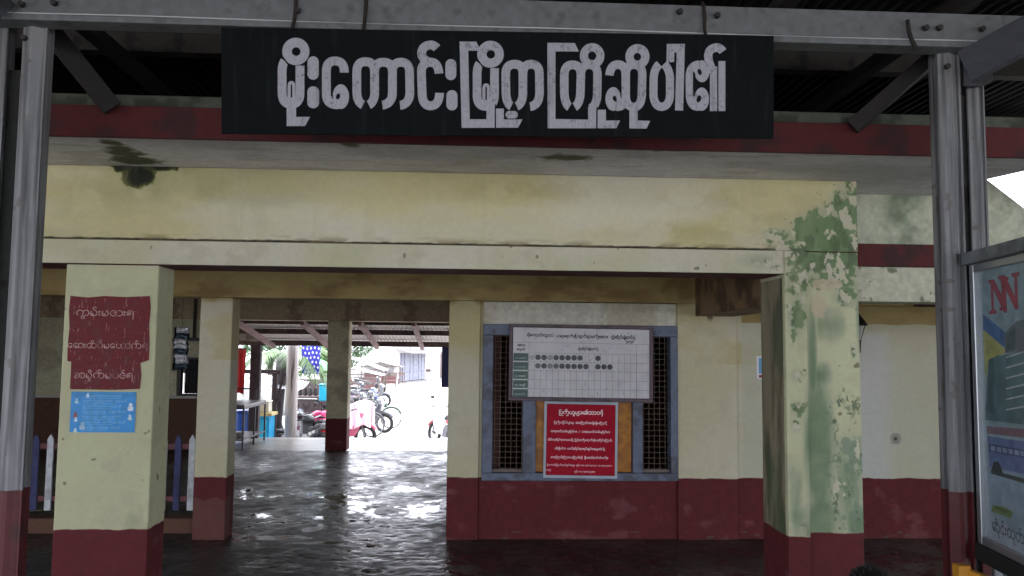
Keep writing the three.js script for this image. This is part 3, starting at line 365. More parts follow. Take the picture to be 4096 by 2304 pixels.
// ---------------------------------------------------------------- station name sign
{
  const K = 2048 / 2205, tx = canvasTex(2048, 380, (g) => {
    g.fillStyle = '#1c2324'; g.fillRect(0, 0, 2048, 380); const ink = '#b6b8be', pit = '#181e22';
    const zoomA = (ox) => g.setTransform(0.3882 * K, -0.0132 * 0.3882 * K, 0, 0.3882 * K, (ox - 887) * K, -(ox - 887) * 0.0132 * K);
    const P = (d, w = 90) => { g.strokeStyle = ink; g.lineWidth = w; g.lineCap = 'butt'; g.lineJoin = 'round'; g.stroke(new Path2D(d)); };
    const poly = (...p) => { g.fillStyle = ink; g.beginPath(); for (let i = 0; i < p.length; i += 2) g[i ? 'lineTo' : 'moveTo'](p[i], p[i + 1]); g.closePath(); g.fill(); };
    const cut = (...p) => { g.fillStyle = pit; g.beginPath(); for (let i = 0; i < p.length; i += 2) g[i ? 'lineTo' : 'moveTo'](p[i], p[i + 1]); g.closePath(); g.fill(); };
    const el = (x, y, rx, ry, c = ink, a = 0) => { g.fillStyle = c; g.beginPath(); g.ellipse(x, y, rx, ry, a, 0, 7); g.fill(); };
    const cap = (x0, y0, x1, y1, r) => { g.fillStyle = ink; g.beginPath(); g.roundRect(x0, y0, x1 - x0, y1 - y0, r); g.fill(); };
    const ma = (dx, dy) => { // letter ma with its ring
      g.save(); g.translate(dx, dy); P('M212,335 Q186,370 186,440 L186,650 Q186,765 275,765 Q365,765 365,650 L365,380'); g.fillStyle = ink; g.fillRect(225, 700, 100, 90);
      P('M256,712 L256,592 Q256,550 279,550 Q302,550 302,592 L302,712', 32); el(324, 240, 137, 137); el(327, 241, 43, 42, pit); cut(190, 305, 245, 378, 255, 372, 204, 300); g.restore();
    };
    zoomA(1050); ma(0, 0); poly(230, 780, 326, 780, 326, 893, 466, 893, 415, 985, 230, 985);
    cap(440, 288, 555, 523, 57); cap(438, 588, 558, 808, 57);
    P('M812,452 Q812,335 718,335 Q630,335 630,440 L630,660 Q630,770 728,770'); el(776, 692, 84, 124); el(748, 690, 20, 30, pit, 0.3); cut(676, 560, 690, 560, 698, 715, 682, 690); P('M640,700 Q660,772 735,772 Q800,770 815,690');
    P('M1000,776 Q938,745 937,640 L937,440 Q940,342 1025,342 Q1112,342 1117,440 L1118,650 Q1117,745 1058,776'); P('M1117,440 Q1120,348 1205,348 Q1297,348 1298,440 L1298,650 Q1296,765 1195,778'); P('M1298,440 Q1300,348 1385,348 Q1470,350 1472,440 L1476,650 Q1472,770 1375,780');
    P('M1772,462 Q1765,350 1690,348 Q1593,350 1593,445 L1600,660 Q1602,786 1690,786 Q1775,780 1778,655'); P('M1752,208 Q1722,174 1690,174 Q1597,180 1595,262 Q1600,330 1700,352');
    cap(1837, 315, 1950, 528, 56); cap(1847, 628, 1962, 833, 56);
    poly(1982, 138, 2155, 140, 2200, 232, 2072, 232, 2088, 922, 2258, 922, 2258, 800, 2343, 780, 2343, 1010, 2003, 1010); ma(1976, 52 - 25); 
    zoomA(1950); cut(26, 770, 34, 770, 34, 1012, 26, 1012);
    poly(36, 815, 118, 815, 120, 925, 312, 925, 265, 1010, 38, 1010); cap(135, 840, 263, 917, 38);
    P('M196,792 Q142,765 140,640 L138,460 Q142,368 230,368 Q312,368 315,460 L315,660 Q312,765 250,794'); P('M315,460 Q320,368 400,368 Q482,370 484,460 L487,660 Q482,785 388,797');
    poly(567, 150, 853, 152, 895, 240, 652, 238, 652, 922, 990, 930, 990, 800, 1075, 800, 1075, 1020, 570, 1018); P('M798,802 Q745,770 743,640 L743,470 Q748,374 828,374 Q912,374 915,470 L910,660 Q905,770 850,802'); P('M915,470 Q920,378 1000,372 Q1086,378 1088,470 L1085,680 Q1080,790 1010,820', 88); el(1032, 283, 128, 130); el(1032, 283, 43, 43, pit);
    cut(1077, 800, 1086, 800, 1086, 1022, 1077, 1022); poly(1090, 830, 1175, 830, 1178, 940, 1325, 940, 1285, 1020, 1088, 1020);
    P('M1212,482 Q1222,374 1300,372 Q1380,374 1382,470 L1382,700 Q1380,800 1285,800'); el(1252, 722, 82, 122); el(1268, 722, 20, 33, pit, -0.2); cut(1330, 590, 1340, 590, 1338, 715, 1326, 700); P('M1382,470 Q1385,374 1468,372 Q1552,374 1555,470 L1550,680 Q1545,800 1468,805 Q1385,800 1382,690', 88); P('M1220,760 Q1260,806 1330,796', 86); el(1505, 290, 127, 128); el(1504, 292, 38, 38, pit);
    poly(1420, 800, 1508, 800, 1508, 940, 1640, 945, 1600, 1025, 1420, 1022);
    P('M1735,366 Q1675,420 1674,520 L1672,680 Q1682,802 1760,802 Q1840,795 1846,680 L1846,510 Q1840,420 1784,362', 86); poly(1812, 160, 2003, 160, 1985, 842, 1898, 840, 1915, 250, 1893, 245, 1890, 345, 1808, 350);
    P('M2150,372 Q2052,380 2052,500 L2054,680 Q2060,802 2140,802', 86); el(2182, 440, 80, 112); el(2158, 447, 20, 32, pit, -0.35); el(2180, 725, 78, 120); el(2150, 723, 23, 36, pit, 0.35); cut(2098, 440, 2112, 470, 2120, 560, 2094, 640, 2094, 720, 2086, 720, 2088, 450); P('M2060,700 Q2070,806 2150,802 Q2190,800 2205,770', 84);
    P('M2404,238 Q2375,197 2335,197 Q2248,205 2248,290 Q2256,370 2300,440', 88); g.fillStyle = ink; g.fillRect(2266, 390, 77, 458); g.fillRect(2355, 335, 75, 513);
    g.setTransform(1, 0, 0, 1, 0, 0);
  }, (x, y, r, gg, b) => {
    const L = (r - 28) / 154, n = fbm(x * 0.02, y * 0.02, 4), f = fbm(x * 0.12, y * 0.12, 3), s = fbm(x * 0.35, y * 0.09, 3);
    let c = mixc([15 + 8 * (n - 0.5), 20 + 10 * (n - 0.5), 22 + 8 * (n - 0.5)], [172, 173, 182], clamp(L)); const wear = clamp(L) * (0.45 * sm(0.6, 0.74, f * 0.6 + n * 0.4) + 0.18 * (s - 0.4));
    c = mixc(c, [92, 92, 100], clamp(wear)); const run = sm(0.6, 0.85, fbm(x * 0.06, y * 0.004 + 3, 3)); c = mixc(c, [70, 76, 76], 0.22 * run); const dust = 0.88 + 0.24 * s; return [c[0] * dust, c[1] * dust, c[2] * dust];
  });
  const D = 3.835, c4 = [[887, 121], [3096, 148], [889, 527], [3086, 555]].map(([x, y]) => at(x, y, D)), mid = c4[0].clone().add(c4[1]).add(c4[2]).add(c4[3]).multiplyScalar(0.25), sw = (c4[1].x - c4[0].x + c4[3].x - c4[2].x) / 2, shh = (c4[0].y - c4[2].y + c4[1].y - c4[3].y) / 2;
  const sg = thing('station_name_sign', 'long black hanging board with large white painted Burmese lettering', 'sign', [mid.x, mid.y - shh / 2, -D]);
  const tilt = (g) => g.rotateZ(Math.atan2(c4[1].y - c4[0].y + c4[3].y - c4[2].y, 2 * sw)).rotateX(0.08).translate(mid.x, mid.y, mid.z);
  part(sg, 'board', tilt(panel(V(0, 0, 0), sw, shh, 0, 0.022)), new THREE.MeshPhysicalMaterial({ map: tx, roughness: 0.85, specularIntensity: 0.3 }));
  for (const px of [1180, 1460, 2815]) { const a = at(px, 20, 3.885), b = at(px, 118, 3.885); part(sg, 'hanger', mg(tube([V(a.x, 3.43, -3.99), V(a.x, 3.424, -3.9), V(a.x + 0.004, 3.36, -3.885), V(b.x, 3.27, -3.868), V(b.x, 3.225, -3.838), V(b.x, 3.19, -3.835)], 0.009, 24, 6)), mat([44, 38, 34], 0.8)); }
}

// ---------------------------------------------------------------- notices and boards
{ // maroon notice painted on the left front pillar
  const p = (px, py) => { const q = at(px, py, -Z1); return [q.x, q.y]; };
  const out = [p(283, 1183), p(350, 1190), p(420, 1184), p(500, 1188), p(600, 1184), p(604, 1230), p(597, 1300), p(599, 1370), p(596, 1440), p(562, 1452), p(566, 1500), p(560, 1556), p(450, 1560), p(360, 1558), p(281, 1557), p(284, 1500), p(286, 1447), p(270, 1444), p(272, 1380), p(279, 1310), p(277, 1240)];
  const x0 = -2.5, x1 = -1.99, y0 = 1.43, y1 = 2.03, tw = 700, th = Math.round(700 * (y1 - y0) / (x1 - x0)), T = (px, py) => { const q = at(px, py, -Z1); return [(q.x - x0) / (x1 - x0) * tw, (y1 - q.y) / (y1 - y0) * th]; };
  const tx = canvasTex(tw, th, (g) => {
    g.fillStyle = '#6b1a20'; g.fillRect(0, 0, tw, th); g.strokeStyle = '#c2a6a4';
    const put = (t, xa, xb, y, s) => { const a = T(xa, y), b = T(xb, y); fit(g, t, a[0], b[0], a[1], s, 0.13); };
    put('ကွမ်းမစားရ', 308, 540, 1262, 46); put('ဆေးလိပ်မသောက်ရ', 273, 594, 1391, 40); put('အမှိုက်မပစ်ရ', 297, 535, 1512, 44);
  }, (x, y, r, g, b) => { const n = fbm(x * 0.012, y * 0.012, 4), f = fbm(x * 0.08, y * 0.08, 3), sc = sm(0.74, 0.78, fbm(x * 0.09, y * 0.02 + 40, 3)); let c = mixc([r, g, b], [96, 50, 52], 0.5 * sm(0.5, 0.7, n)); c = mixc(c, [170, 140, 136], 0.7 * sc); const k = 0.85 + 0.3 * f; return [c[0] * k, c[1] * k, c[2] * k]; });
  const g = ext(out, 0.002, 0), q = g.attributes.position, uv = g.attributes.uv; for (let i = 0; i < q.count; i++) uv.setXY(i, (q.getX(i) - x0) / (x1 - x0), (q.getY(i) - y0) / (y1 - y0));
  solo('painted_notice', 'maroon notice with three lines of pale Burmese script painted on cream pillar', 'notice', g.translate(0, 0, Z1 + 0.002), new THREE.MeshPhysicalMaterial({ map: tx, roughness: 0.7 }));
  const bt = canvasTex(512, 330, (g2) => {
    g2.fillStyle = '#2a94dc'; g2.fillRect(0, 0, 512, 330); g2.strokeStyle = '#8fc6ea'; g2.fillStyle = '#2a90d0'; g2.fillRect(0, 0, 512, 40);
    const rows = ['လူတိုင်းလိုက်နာရန် အချက်များ', 'လက်ကိုမကြာခဏ ဆေးပါ', 'နှာခေါင်းစည်း တပ်ပါ', 'လူစုလူဝေး ရှောင်ပါ', 'အနားယူပါ ရေသောက်ပါ', 'ဖျားနာလျှင် ဆက်သွယ်ပါ', 'ကျန်းမာရေး ဌာန'];
    rows.forEach((t, i) => { fit(g2, t, i ? 95 : 150, i % 2 ? 440 : 400, 40 + i * 43, 13, 0.16); g2.fillStyle = '#7fbfe6'; g2.fillRect(95, 52 + i * 43, 300 - (i * 37) % 120, 3); });
    const fig = (x, y, s, c) => { g2.fillStyle = c; g2.beginPath(); g2.arc(x, y, 10 * s, 0, 7); g2.fill(); g2.beginPath(); g2.roundRect(x - 15 * s, y + 9 * s, 30 * s, 24 * s, 8); g2.fill(); };
    fig(130, 18, 0.9, '#b9dcf2'); fig(45, 65, 1, '#a8d0ea'); fig(40, 175, 1.1, '#8a4a4a'); fig(45, 215, 0.9, '#cfe4f2'); fig(98, 262, 1.4, '#9fc4e0'); fig(472, 105, 1.5, '#dcecf6'); fig(470, 195, 1.1, '#c6dcec'); fig(45, 305, 0.9, '#d2e6f4');
  }, (x, y, r, g2, b) => { const k = 0.9 + 0.18 * fbm(x * 0.03, y * 0.03, 3); return [r * k, g2 * k, b * k]; });
  const a = at(287, 1566, -Z1), b = at(539, 1730, -Z1); solo('blue_poster', 'bright blue printed health poster stuck below the maroon notice', 'poster', panel(V((a.x + b.x) / 2, (a.y + b.y) / 2, Z1 + 0.003), b.x - a.x, a.y - b.y, 0, 0.002), new THREE.MeshPhysicalMaterial({ map: bt, roughness: 0.45 }));
}
{ // train formation board
  const tx = canvasTex(1536, 760, (g) => {
    const S = 1536 / 2350, X = (x) => (x - 80) * S, Y = (x, y) => (y - 90 - (x - 80) * 0.0175) * S * 1.0;
    g.fillStyle = '#cccbce'; g.fillRect(0, 0, 1536, 800); g.strokeStyle = '#26262c';
    g.setTransform(1, -0.0175, 0, 1, 0, 0); const tt = (t, xa, xb, y, s, lw = 0.18) => fit(g, t, X(xa), X(xb), (y - 90) * S, s, lw);
    g.strokeStyle = '#16161e'; g.setTransform(1, 0, 0, 1, 0, 0); const T = (t, xa, xb, y, s, lw = 0.3) => fit(g, t, X(xa), X(xb), Y(xa, y), s, lw);
    T('မိုးကောင်းဘူတာ', 320, 780, 238, 24); T('ယခုရောက်ရှိ/ထွက်ခွာမည့်ရထား', 815, 1720, 255, 24); T('တွဲဆိုင်းဖွဲ့ဆင်ပုံ', 1765, 2190, 275, 24); T('၂၀၂၁', 2020, 2165, 350, 22); T('တွဲဆိုင်းဖွဲ့ဆင်ပုံ', 1195, 1550, 468, 20); T('ရထား', 160, 290, 405, 18); T('အမှတ်', 145, 295, 475, 18);
    g.strokeStyle = '#34343a'; g.lineWidth = 2.2; const ln = (x0, y0, x1, y1) => { g.beginPath(); g.moveTo(X(x0), Y(x0, y0)); g.lineTo(X(x1), Y(x1, y1)); g.stroke(); };
    ln(90, 340, 2410, 380); ln(355, 345, 345, 1260); for (const y of [520, 668, 818, 972, 1122]) ln(345, y, 2410, y + 36); ln(2210, 378, 2208, 1290); ln(2410, 380, 2408, 1290); for (let i = 0; i < 18; i++) ln(455 + i * 103, 525 + i * 1.6, 448 + i * 103.3, 1265 + i * 1.8);
    const gr = ['#123c34', '#123c34', '#164438', '#164438', '#123c34'], lab = ['၄၁ အဆန်', '(၄၂)အစုန်', '၃၂ အဆန်', '၃၇ အစုန်', '(၅၅)အဆန်'];
    [530, 680, 832, 984, 1135].forEach((y, i) => { g.fillStyle = '#5a8070'; g.fillRect(X(86), Y(90, y - 8), X(346) - X(86), 88); g.fillStyle = gr[i]; g.fillRect(X(94), Y(90, y), X(334) - X(94), 76); g.strokeStyle = i < 2 || i === 4 ? '#8fb8aa' : '#cfe0d8'; T(lab[i], 120, 305, y + 88, 17, 0.2); });
    const disc = (i, row, a) => { const x = 405 + i * 103.2; g.globalAlpha = a; g.fillStyle = '#161f22'; g.beginPath(); g.arc(X(x), Y(x, (row ? 738 : 595) + i * 1.7), 30, 0, 7); g.fill(); g.globalAlpha = a * 0.5; g.strokeStyle = '#5a6a68'; g.lineWidth = 2; g.beginPath(); g.arc(X(x), Y(x, (row ? 740 : 597) + i * 1.7), 8, 0, 5); g.stroke(); g.globalAlpha = 1; };
    [[0, 0.22], [1, 0.95], [2, 0.9], [3, 0.35], [4, 0.95], [5, 0.95], [6, 0.95], [7, 0.92], [8, 0.88], [11, 1]].forEach(([i, a]) => disc(i, 0, a)); [[1, 0.7], [2, 0.95], [3, 0.5], [4, 0.7], [5, 0.95], [6, 0.95], [7, 0.95], [8, 0.95], [9, 0.85], [11, 0.97], [12, 1], [13, 1]].forEach(([i, a]) => disc(i, 1, a));
    g.fillStyle = '#6a6a6e'; for (let r = 0; r < 5; r++) for (let i = 0; i < 20; i++) { const x = 398 + i * 103; if (x < 2380) g.fillRect(X(x), Y(x, [548, 690, 846, 998, 1150][r] + i * 1.7), 5, 4); }
    g.strokeStyle = '#55555a'; g.lineWidth = 4; ln(1330, 570, 1315, 660); ln(1450, 600, 1400, 670); ln(1335, 1010, 1320, 1080); g.lineWidth = 5; g.strokeStyle = '#333'; ln(1535, 1190, 1545, 1235);
  }, (x, y, r, g, b) => { const k = 0.93 + 0.12 * fbm(x * 0.01, y * 0.01, 4) + 0.04 * (fbm(x * 0.2, y * 0.2, 2) - 0.5), s = sm(0.62, 0.8, fbm(x * 0.02 + 9, y * 0.02, 4)); return [r * k - 16 * s, g * k - 15 * s, b * k - 10 * s]; });
  const b = thing('train_board', 'white train formation board with black discs and green row labels over ticket window', 'notice board', [1.015, 1.28, Z2 + 0.06]);
  const tr = (g) => g.rotateZ(-0.008).rotateX(-0.02).translate(1.02, 1.602, Z2 + 0.085);
  part(b, 'board', tr(panel(V(0, 0, 0), 1.25, 0.625, 0, 0.02)), new THREE.MeshPhysicalMaterial({ map: tx, roughness: 0.4 }));
  const fm = worn([104, 92, 98], [80, 70, 74], {}, 8); part(b, 'frame', tr(mg(rb(-0.66, 0.66, -0.35, -0.318, -0.02, 0.012), rb(-0.66, 0.66, 0.318, 0.345, -0.02, 0.012), rb(-0.66, -0.63, -0.318, 0.318, -0.02, 0.012), rb(0.63, 0.66, -0.318, 0.318, -0.02, 0.012), rb(-0.66, 0.66, -0.32, 0.32, -0.024, -0.0125))), fm);
}
{ // red poster
  const tx = canvasTex(1024, 1040, (g) => {
    g.fillStyle = '#b4bcc6'; g.fillRect(0, 0, 1024, 1040); g.fillStyle = '#3a1c30'; g.fillRect(34, 42, 956, 962); g.fillStyle = '#a80828'; g.fillRect(38, 46, 948, 954); g.strokeStyle = '#e8c4c8';
    g.strokeStyle = '#f6dcdf'; const T = (t, a, b, y, s, lw = 0.27) => fit(g, t, (a - 130) * 0.84, (b - 130) * 0.84, (y - 105) * 0.815, s, lw);
    T('ပြည်သူများ၏တာဝန်', 380, 1110, 322, 62, 0.3); T('ပြည်ပနိုင်ငံများမှ အကြောင်းအမျိုးမျိုးကြောင့်', 300, 1170, 480, 30); T('တရားဝင်လမ်းမှဖြစ်စေ / တရားမဝင်လမ်းမှဖြစ်စေ', 245, 1225, 625, 30); T('မိမိနေထိုင်ရာဒေသသို့ ပြန်လည်ရောက်ရှိနေထိုင်ကြောင်း', 200, 1262, 765, 30); T('သိရှိပါက သက်ဆိုင်ရာအုပ်ချုပ်ရေးမှူးထံသို့', 318, 1142, 910, 30); T('အကြောင်းကြားပေးကြပါရန် နှိုးဆော်အပ်ပါသည်။', 250, 1200, 1055, 32); g.strokeStyle = '#ecc0c6'; T('မိုးကောင်းမြို့နယ်အုပ်ချုပ်ရေးမှူး ဖုန်း-၀၇၄-၂၅၀၃၉၆၃၊ ၀၉-၄၅၃၉၇၅၁၀', 185, 1265, 1180, 22); T('၀၇၄', 180, 262, 1265, 20); T('ဖုန်း-၀၉-၂၅၀၉၃၂၅၄', 640, 985, 1285, 24);
  }, (x, y, r, g, b) => { const k = 0.93 + 0.14 * fbm(x * 0.006, y * 0.006, 4); return [r * k, g * k, b * k]; });
  const a = at(2178, 1605, 7.53), b = at(2474, 1916, 7.53); solo('red_poster', 'red vinyl poster with pale border and white Burmese text on ticket shutter', 'poster', panel(V(0, 0, 0), b.x - a.x, a.y - b.y, 0, 0.003).rotateZ(-0.012).translate((a.x + b.x) / 2, (a.y + b.y) / 2, Z2 + 0.026), new THREE.MeshPhysicalMaterial({ map: tx, roughness: 0.6, specularIntensity: 0.4 }));
}
{ // paper half hidden behind the mossy pillar, and a lantern
  const t = canvasTex(128, 256, (g) => { g.fillStyle = '#e4e6ea'; g.fillRect(0, 0, 128, 256); g.fillStyle = '#6aa6cc'; g.fillRect(14, 20, 114, 180); g.fillStyle = '#8e2c2c'; g.fillRect(14, 215, 114, 30); });
  const a = at(3027, 1425, 7.62), b = at(3110, 1515, 7.62); solo('wall_paper_notice', 'small white and blue paper notice on wall beside mossy pillar', 'notice', panel(V((a.x + b.x) / 2, (a.y + b.y) / 2, Z2 - 0.031), b.x - a.x, a.y - b.y, 0, 0.003), new THREE.MeshPhysicalMaterial({ map: t, roughness: 0.6 }));
  const l = thing('wall_lantern', 'black hanging lantern on the bay wall behind the mossy pillar', 'lamp', [3.58, 1.7, Z2 + 0.1]), m = mat([22, 22, 24], 0.5, { metalness: 0.3 }), z = Z2 + 0.1;
  part(l, 'hood', flat(new THREE.LatheGeometry([[0.012, 0.12], [0.03, 0.1], [0.1, 0.0], [0.104, -0.012], [0.09, -0.006]].map(([r, y]) => new THREE.Vector2(r, y)), 18).translate(3.585, 1.985, z)), m);
  part(l, 'bracket', tube([V(3.585, 2.1, z), V(3.585, 2.13, z), V(3.585, 2.135, z - 0.05), V(3.585, 2.1, Z2 - 0.03)], 0.008, 16), m); part(l, 'cage', mg(...[0, 1, 2, 3].map((i) => rod(V(3.585 + 0.08 * Math.cos(i * 1.57 + 0.3), 1.98, z + 0.08 * Math.sin(i * 1.57 + 0.3)), V(3.585 + 0.04 * Math.cos(i * 1.57 + 0.3), 1.84, z + 0.04 * Math.sin(i * 1.57 + 0.3)), 0.004))), m);
  part(l, 'glass', flat(new THREE.CylinderGeometry(0.05, 0.035, 0.12, 14).translate(3.585, 1.91, z)), mat([200, 206, 210], 0.2, { transmission: 0.6 })); part(l, 'fuel_tank', flat(new THREE.CylinderGeometry(0.045, 0.036, 0.12, 14).translate(3.585, 1.78, z)), m);
}
// ---------------------------------------------------------------- picket fence
{
  const f = thing('picket_fence', 'low picket fence of alternating white and blue slats behind the front pillar', 'fence', [-3.2, 0, -7.75]);
  const wm = worn([198, 202, 206], [168, 170, 172], {}, 8), bm = worn([58, 62, 102], [44, 48, 78], {}, 8), rm = worn([108, 66, 70], [86, 54, 56], {}, 6);
  part(f, 'rail', rb(-4.9, -2.45, 0.78, 0.83, -7.8, -7.765), rm); part(f, 'rail', rb(-4.9, -2.45, 0.31, 0.36, -7.8, -7.765), rm);
  let k = 0; for (let x = -4.78; x < -2.5; x += 0.126) { k++; part(f, 'picket', ext([[x - 0.026, 0.235], [x + 0.026, 0.235], [x + 0.026, 0.865], [x, 0.915 + rnd(-0.006, 0.006)], [x - 0.026, 0.865]], 0.016, 0.002).rotateZ(0).translate(0, 0, -7.765), k % 2 ? wm : bm); }
  for (const x of [-4.9, -3.45]) part(f, 'post', rb(x - 0.03, x + 0.03, 0, 0.8, -7.86, -7.8), rm);
  part(f, 'kerb', rb(-6.5, -2.44, 0, 0.14, -8.05, -7.87, 0.01), brownPaint);
}
// ---------------------------------------------------------------- lit advertising case, bench, seated person (right edge)
{
  const z0 = -3.95, x0 = 2.52, ang = R(9.3), dir = V(-Math.sin(ang), 0, Math.cos(ang)), L = 1.5, P = (t, y) => V(x0, 0, z0).addScaledVector(dir, t).setY(y), ry = -Math.PI / 2 + -ang;
  const t = thing('advertising_case', 'aluminium framed advertising case with red letters, tower and bus picture', 'sign', [P(L / 2, 0).x, 0, P(L / 2, 0).z]);
  const alu = mat([170, 176, 180], 0.3, { metalness: 0.7 }), dk = worn([126, 134, 136], [100, 106, 108], {}, 6);
  const up = (t0, t1, y0, y1, th, off = 0) => { const c = P((t0 + t1) / 2, (y0 + y1) / 2); c.addScaledVector(V(-Math.cos(ang), 0, -Math.sin(ang)), off); return muv(new RoundedBoxGeometry(t1 - t0, y1 - y0, th, 1, 0.006).rotateY(Math.PI / 2 - ang + Math.PI).translate(c.x, c.y, c.z)); };
  part(t, 'top_cap', up(-0.03, L, 2.15, 2.21, 0.16), dk); part(t, 'frame', mg(up(0, 0.045, 0.8, 2.15, 0.1), up(0.045, L, 2.11, 2.15, 0.1), up(0.045, L, 0.8, 0.84, 0.1)), alu); part(t, 'base_rail', up(-0.02, L, 0.72, 0.8, 0.12), mat([34, 36, 36]));
  for (const q of [0.06, 1.2]) part(t, 'leg', up(q, q + 0.04, 0, 0.72, 0.04), mat([120, 124, 126], 0.4, { metalness: 0.5 })); part(t, 'brace_rod', up(0.16, 0.18, 0.0, 0.72, 0.02), alu);
  const U = (px, py) => { const d = ray(px, py), nx = -Math.cos(ang), nz = -Math.sin(ang), p0 = P(0, 1.7), k = ((p0.x - camera.position.x) * nx + (p0.z - camera.position.z) * nz) / (d.x * nx + d.z * nz), h = camera.position.clone().addScaledVector(d, k), t2 = (h.x - p0.x) * dir.x + (h.z - p0.z) * dir.z; return [(t2 - 0.045) / 1.45 * 1024, (2.11 - h.y) / 1.27 * 900]; };
  const tx = canvasTex(1024, 900, (g) => {
    const poly = (c, ...p) => { g.fillStyle = c; g.beginPath(); for (let i = 0; i < p.length; i += 2) { const [x, y] = U(p[i], p[i + 1]); g[i ? 'lineTo' : 'moveTo'](x, y); } g.closePath(); g.fill(); };
    g.fillStyle = '#9aaab8'; g.fillRect(0, 0, 1024, 900); poly('#7fa6b0', 3955, 1085, 4300, 980, 4300, 1900, 3960, 1700); poly('#7fa0b4', 3960, 1700, 4300, 1900, 4300, 2300, 3985, 2050);
    poly('#2a62a8', 3957, 1255, 4050, 1330, 4050, 1395, 3957, 1318); poly('#b8b84a', 3957, 1318, 4050, 1395, 4050, 1410, 3985, 1440, 3968, 1520); poly('#57666a', 4047, 1330, 4096, 1285, 4300, 1230, 4300, 1420, 4047, 1410); poly('#2f4a50', 4050, 1340, 4090, 1310, 4090, 1400, 4055, 1400);
    poly('#3c6e70', 3980, 1440, 4010, 1425, 4050, 1420, 4300, 1380, 4300, 1720, 3965, 1680); poly('#2c5458', 3985, 1435, 4005, 1432, 4000, 1660, 3972, 1640); for (let i = 0; i < 6; i++) poly('#b6c6c8', 4052, 1427 + i * 42, 4300, 1350 + i * 48, 4300, 1358 + i * 48, 4052, 1433 + i * 42);
    const [nx0, ny0] = U(3982, 1255), [nx1, ny1] = U(4096, 1100), nw = (nx1 - nx0) / 1.5; g.font = 'bold 100px serif'; const N = (x, y, w, h, c) => { g.save(); g.translate(x, y); g.scale(w / 72, h / 72); g.fillStyle = c; g.fillText('N', 0, 0); g.strokeStyle = '#8f1c30'; g.lineWidth = 2; g.strokeText('N', 0, 0); g.restore(); }; N(nx0, ny0, nw, ny0 - ny1, '#b82440'); N(nx0 + nw * 0.55, ny0 - 8, nw, ny0 - ny1, '#c02038');
    poly('#7c5660', 3972, 1705, 4300, 1730, 4300, 1770, 3975, 1735); poly('#4a66a4', 3975, 1745, 4300, 1790, 4300, 1930, 3985, 1870); poly('#2c3c70', 3982, 1775, 4300, 1830, 4300, 1868, 3984, 1805); for (let i = 0; i < 6; i++) poly('#8296bc', 3990 + i * 24, 1784 + i * 4, 4008 + i * 24, 1787 + i * 4, 4009 + i * 24, 1806 + i * 4, 3991 + i * 24, 1803 + i * 4); poly('#16181c', 3990, 1885, 4002, 1850, 4020, 1845, 4032, 1870, 4040, 1895); poly('#22322a', 3990, 1880, 4300, 1960, 4300, 1985, 3992, 1895);
    poly('#6f8c3c', 4000, 2022, 4050, 2030, 4082, 2050, 4070, 2075, 3990, 2045); poly('#4c6e2c', 4010, 2024, 4070, 2045, 4050, 2055, 4008, 2036);
    const [ta, tb] = U(3998, 2120), [tc] = U(4130, 2160); g.strokeStyle = '#26343e'; fit(g, 'ဆိုင်းဘုတ်', ta, tc, tb, 26, 0.19);
  }, (x, y, r, g, b) => { const k = 0.8 + 0.3 * fbm(x * 0.03, y * 0.03, 4), m = (r + g + b) / 3; return [mix(150, mix(m, r, 0.8), 0.75) * k, mix(162, mix(m, g, 0.8), 0.75) * k, mix(172, mix(m, b, 0.8), 0.75) * k]; });
  { const c = P(L / 2 + 0.02, 1.475).addScaledVector(V(-Math.cos(ang), 0, -Math.sin(ang)), 0.02); part(t, 'picture_panel', panel(V(0, 0, 0), L - 0.05, 1.27, 0, 0.02).rotateY(-Math.PI / 2 - ang).translate(c.x, c.y, c.z), new THREE.MeshPhysicalMaterial({ map: tx, roughness: 0.35 })); }
  const ym = worn([184, 128, 28], [150, 100, 24], { roughness: 0.5 }, 6);
  const b = thing('yellow_bench', 'yellow painted wooden bench in front of the advertising case', 'bench', [2.15, 0, -2.75]);
  const bp = (x, y, z) => V(x, y, z); part(b, 'back_rail', bar(bp(1.95, 0.825, -3.2), bp(2.25, 0.74, -2.3), 0.03, 0.1), ym); part(b, 'back_rail', bar(bp(1.95, 0.64, -3.2), bp(2.25, 0.6, -2.3), 0.03, 0.09), ym);
  part(b, 'seat', bar(bp(1.75, 0.42, -3.15), bp(2.03, 0.42, -2.3), 0.36, 0.04), ym); for (const [x, z, h] of [[1.93, -3.2, 0.89], [2.25, -2.28, 0.79], [1.62, -3.08, 0.4], [1.9, -2.32, 0.4]]) part(b, 'leg', rb(x - 0.025, x + 0.025, 0, h, z - 0.025, z + 0.025), ym);
}
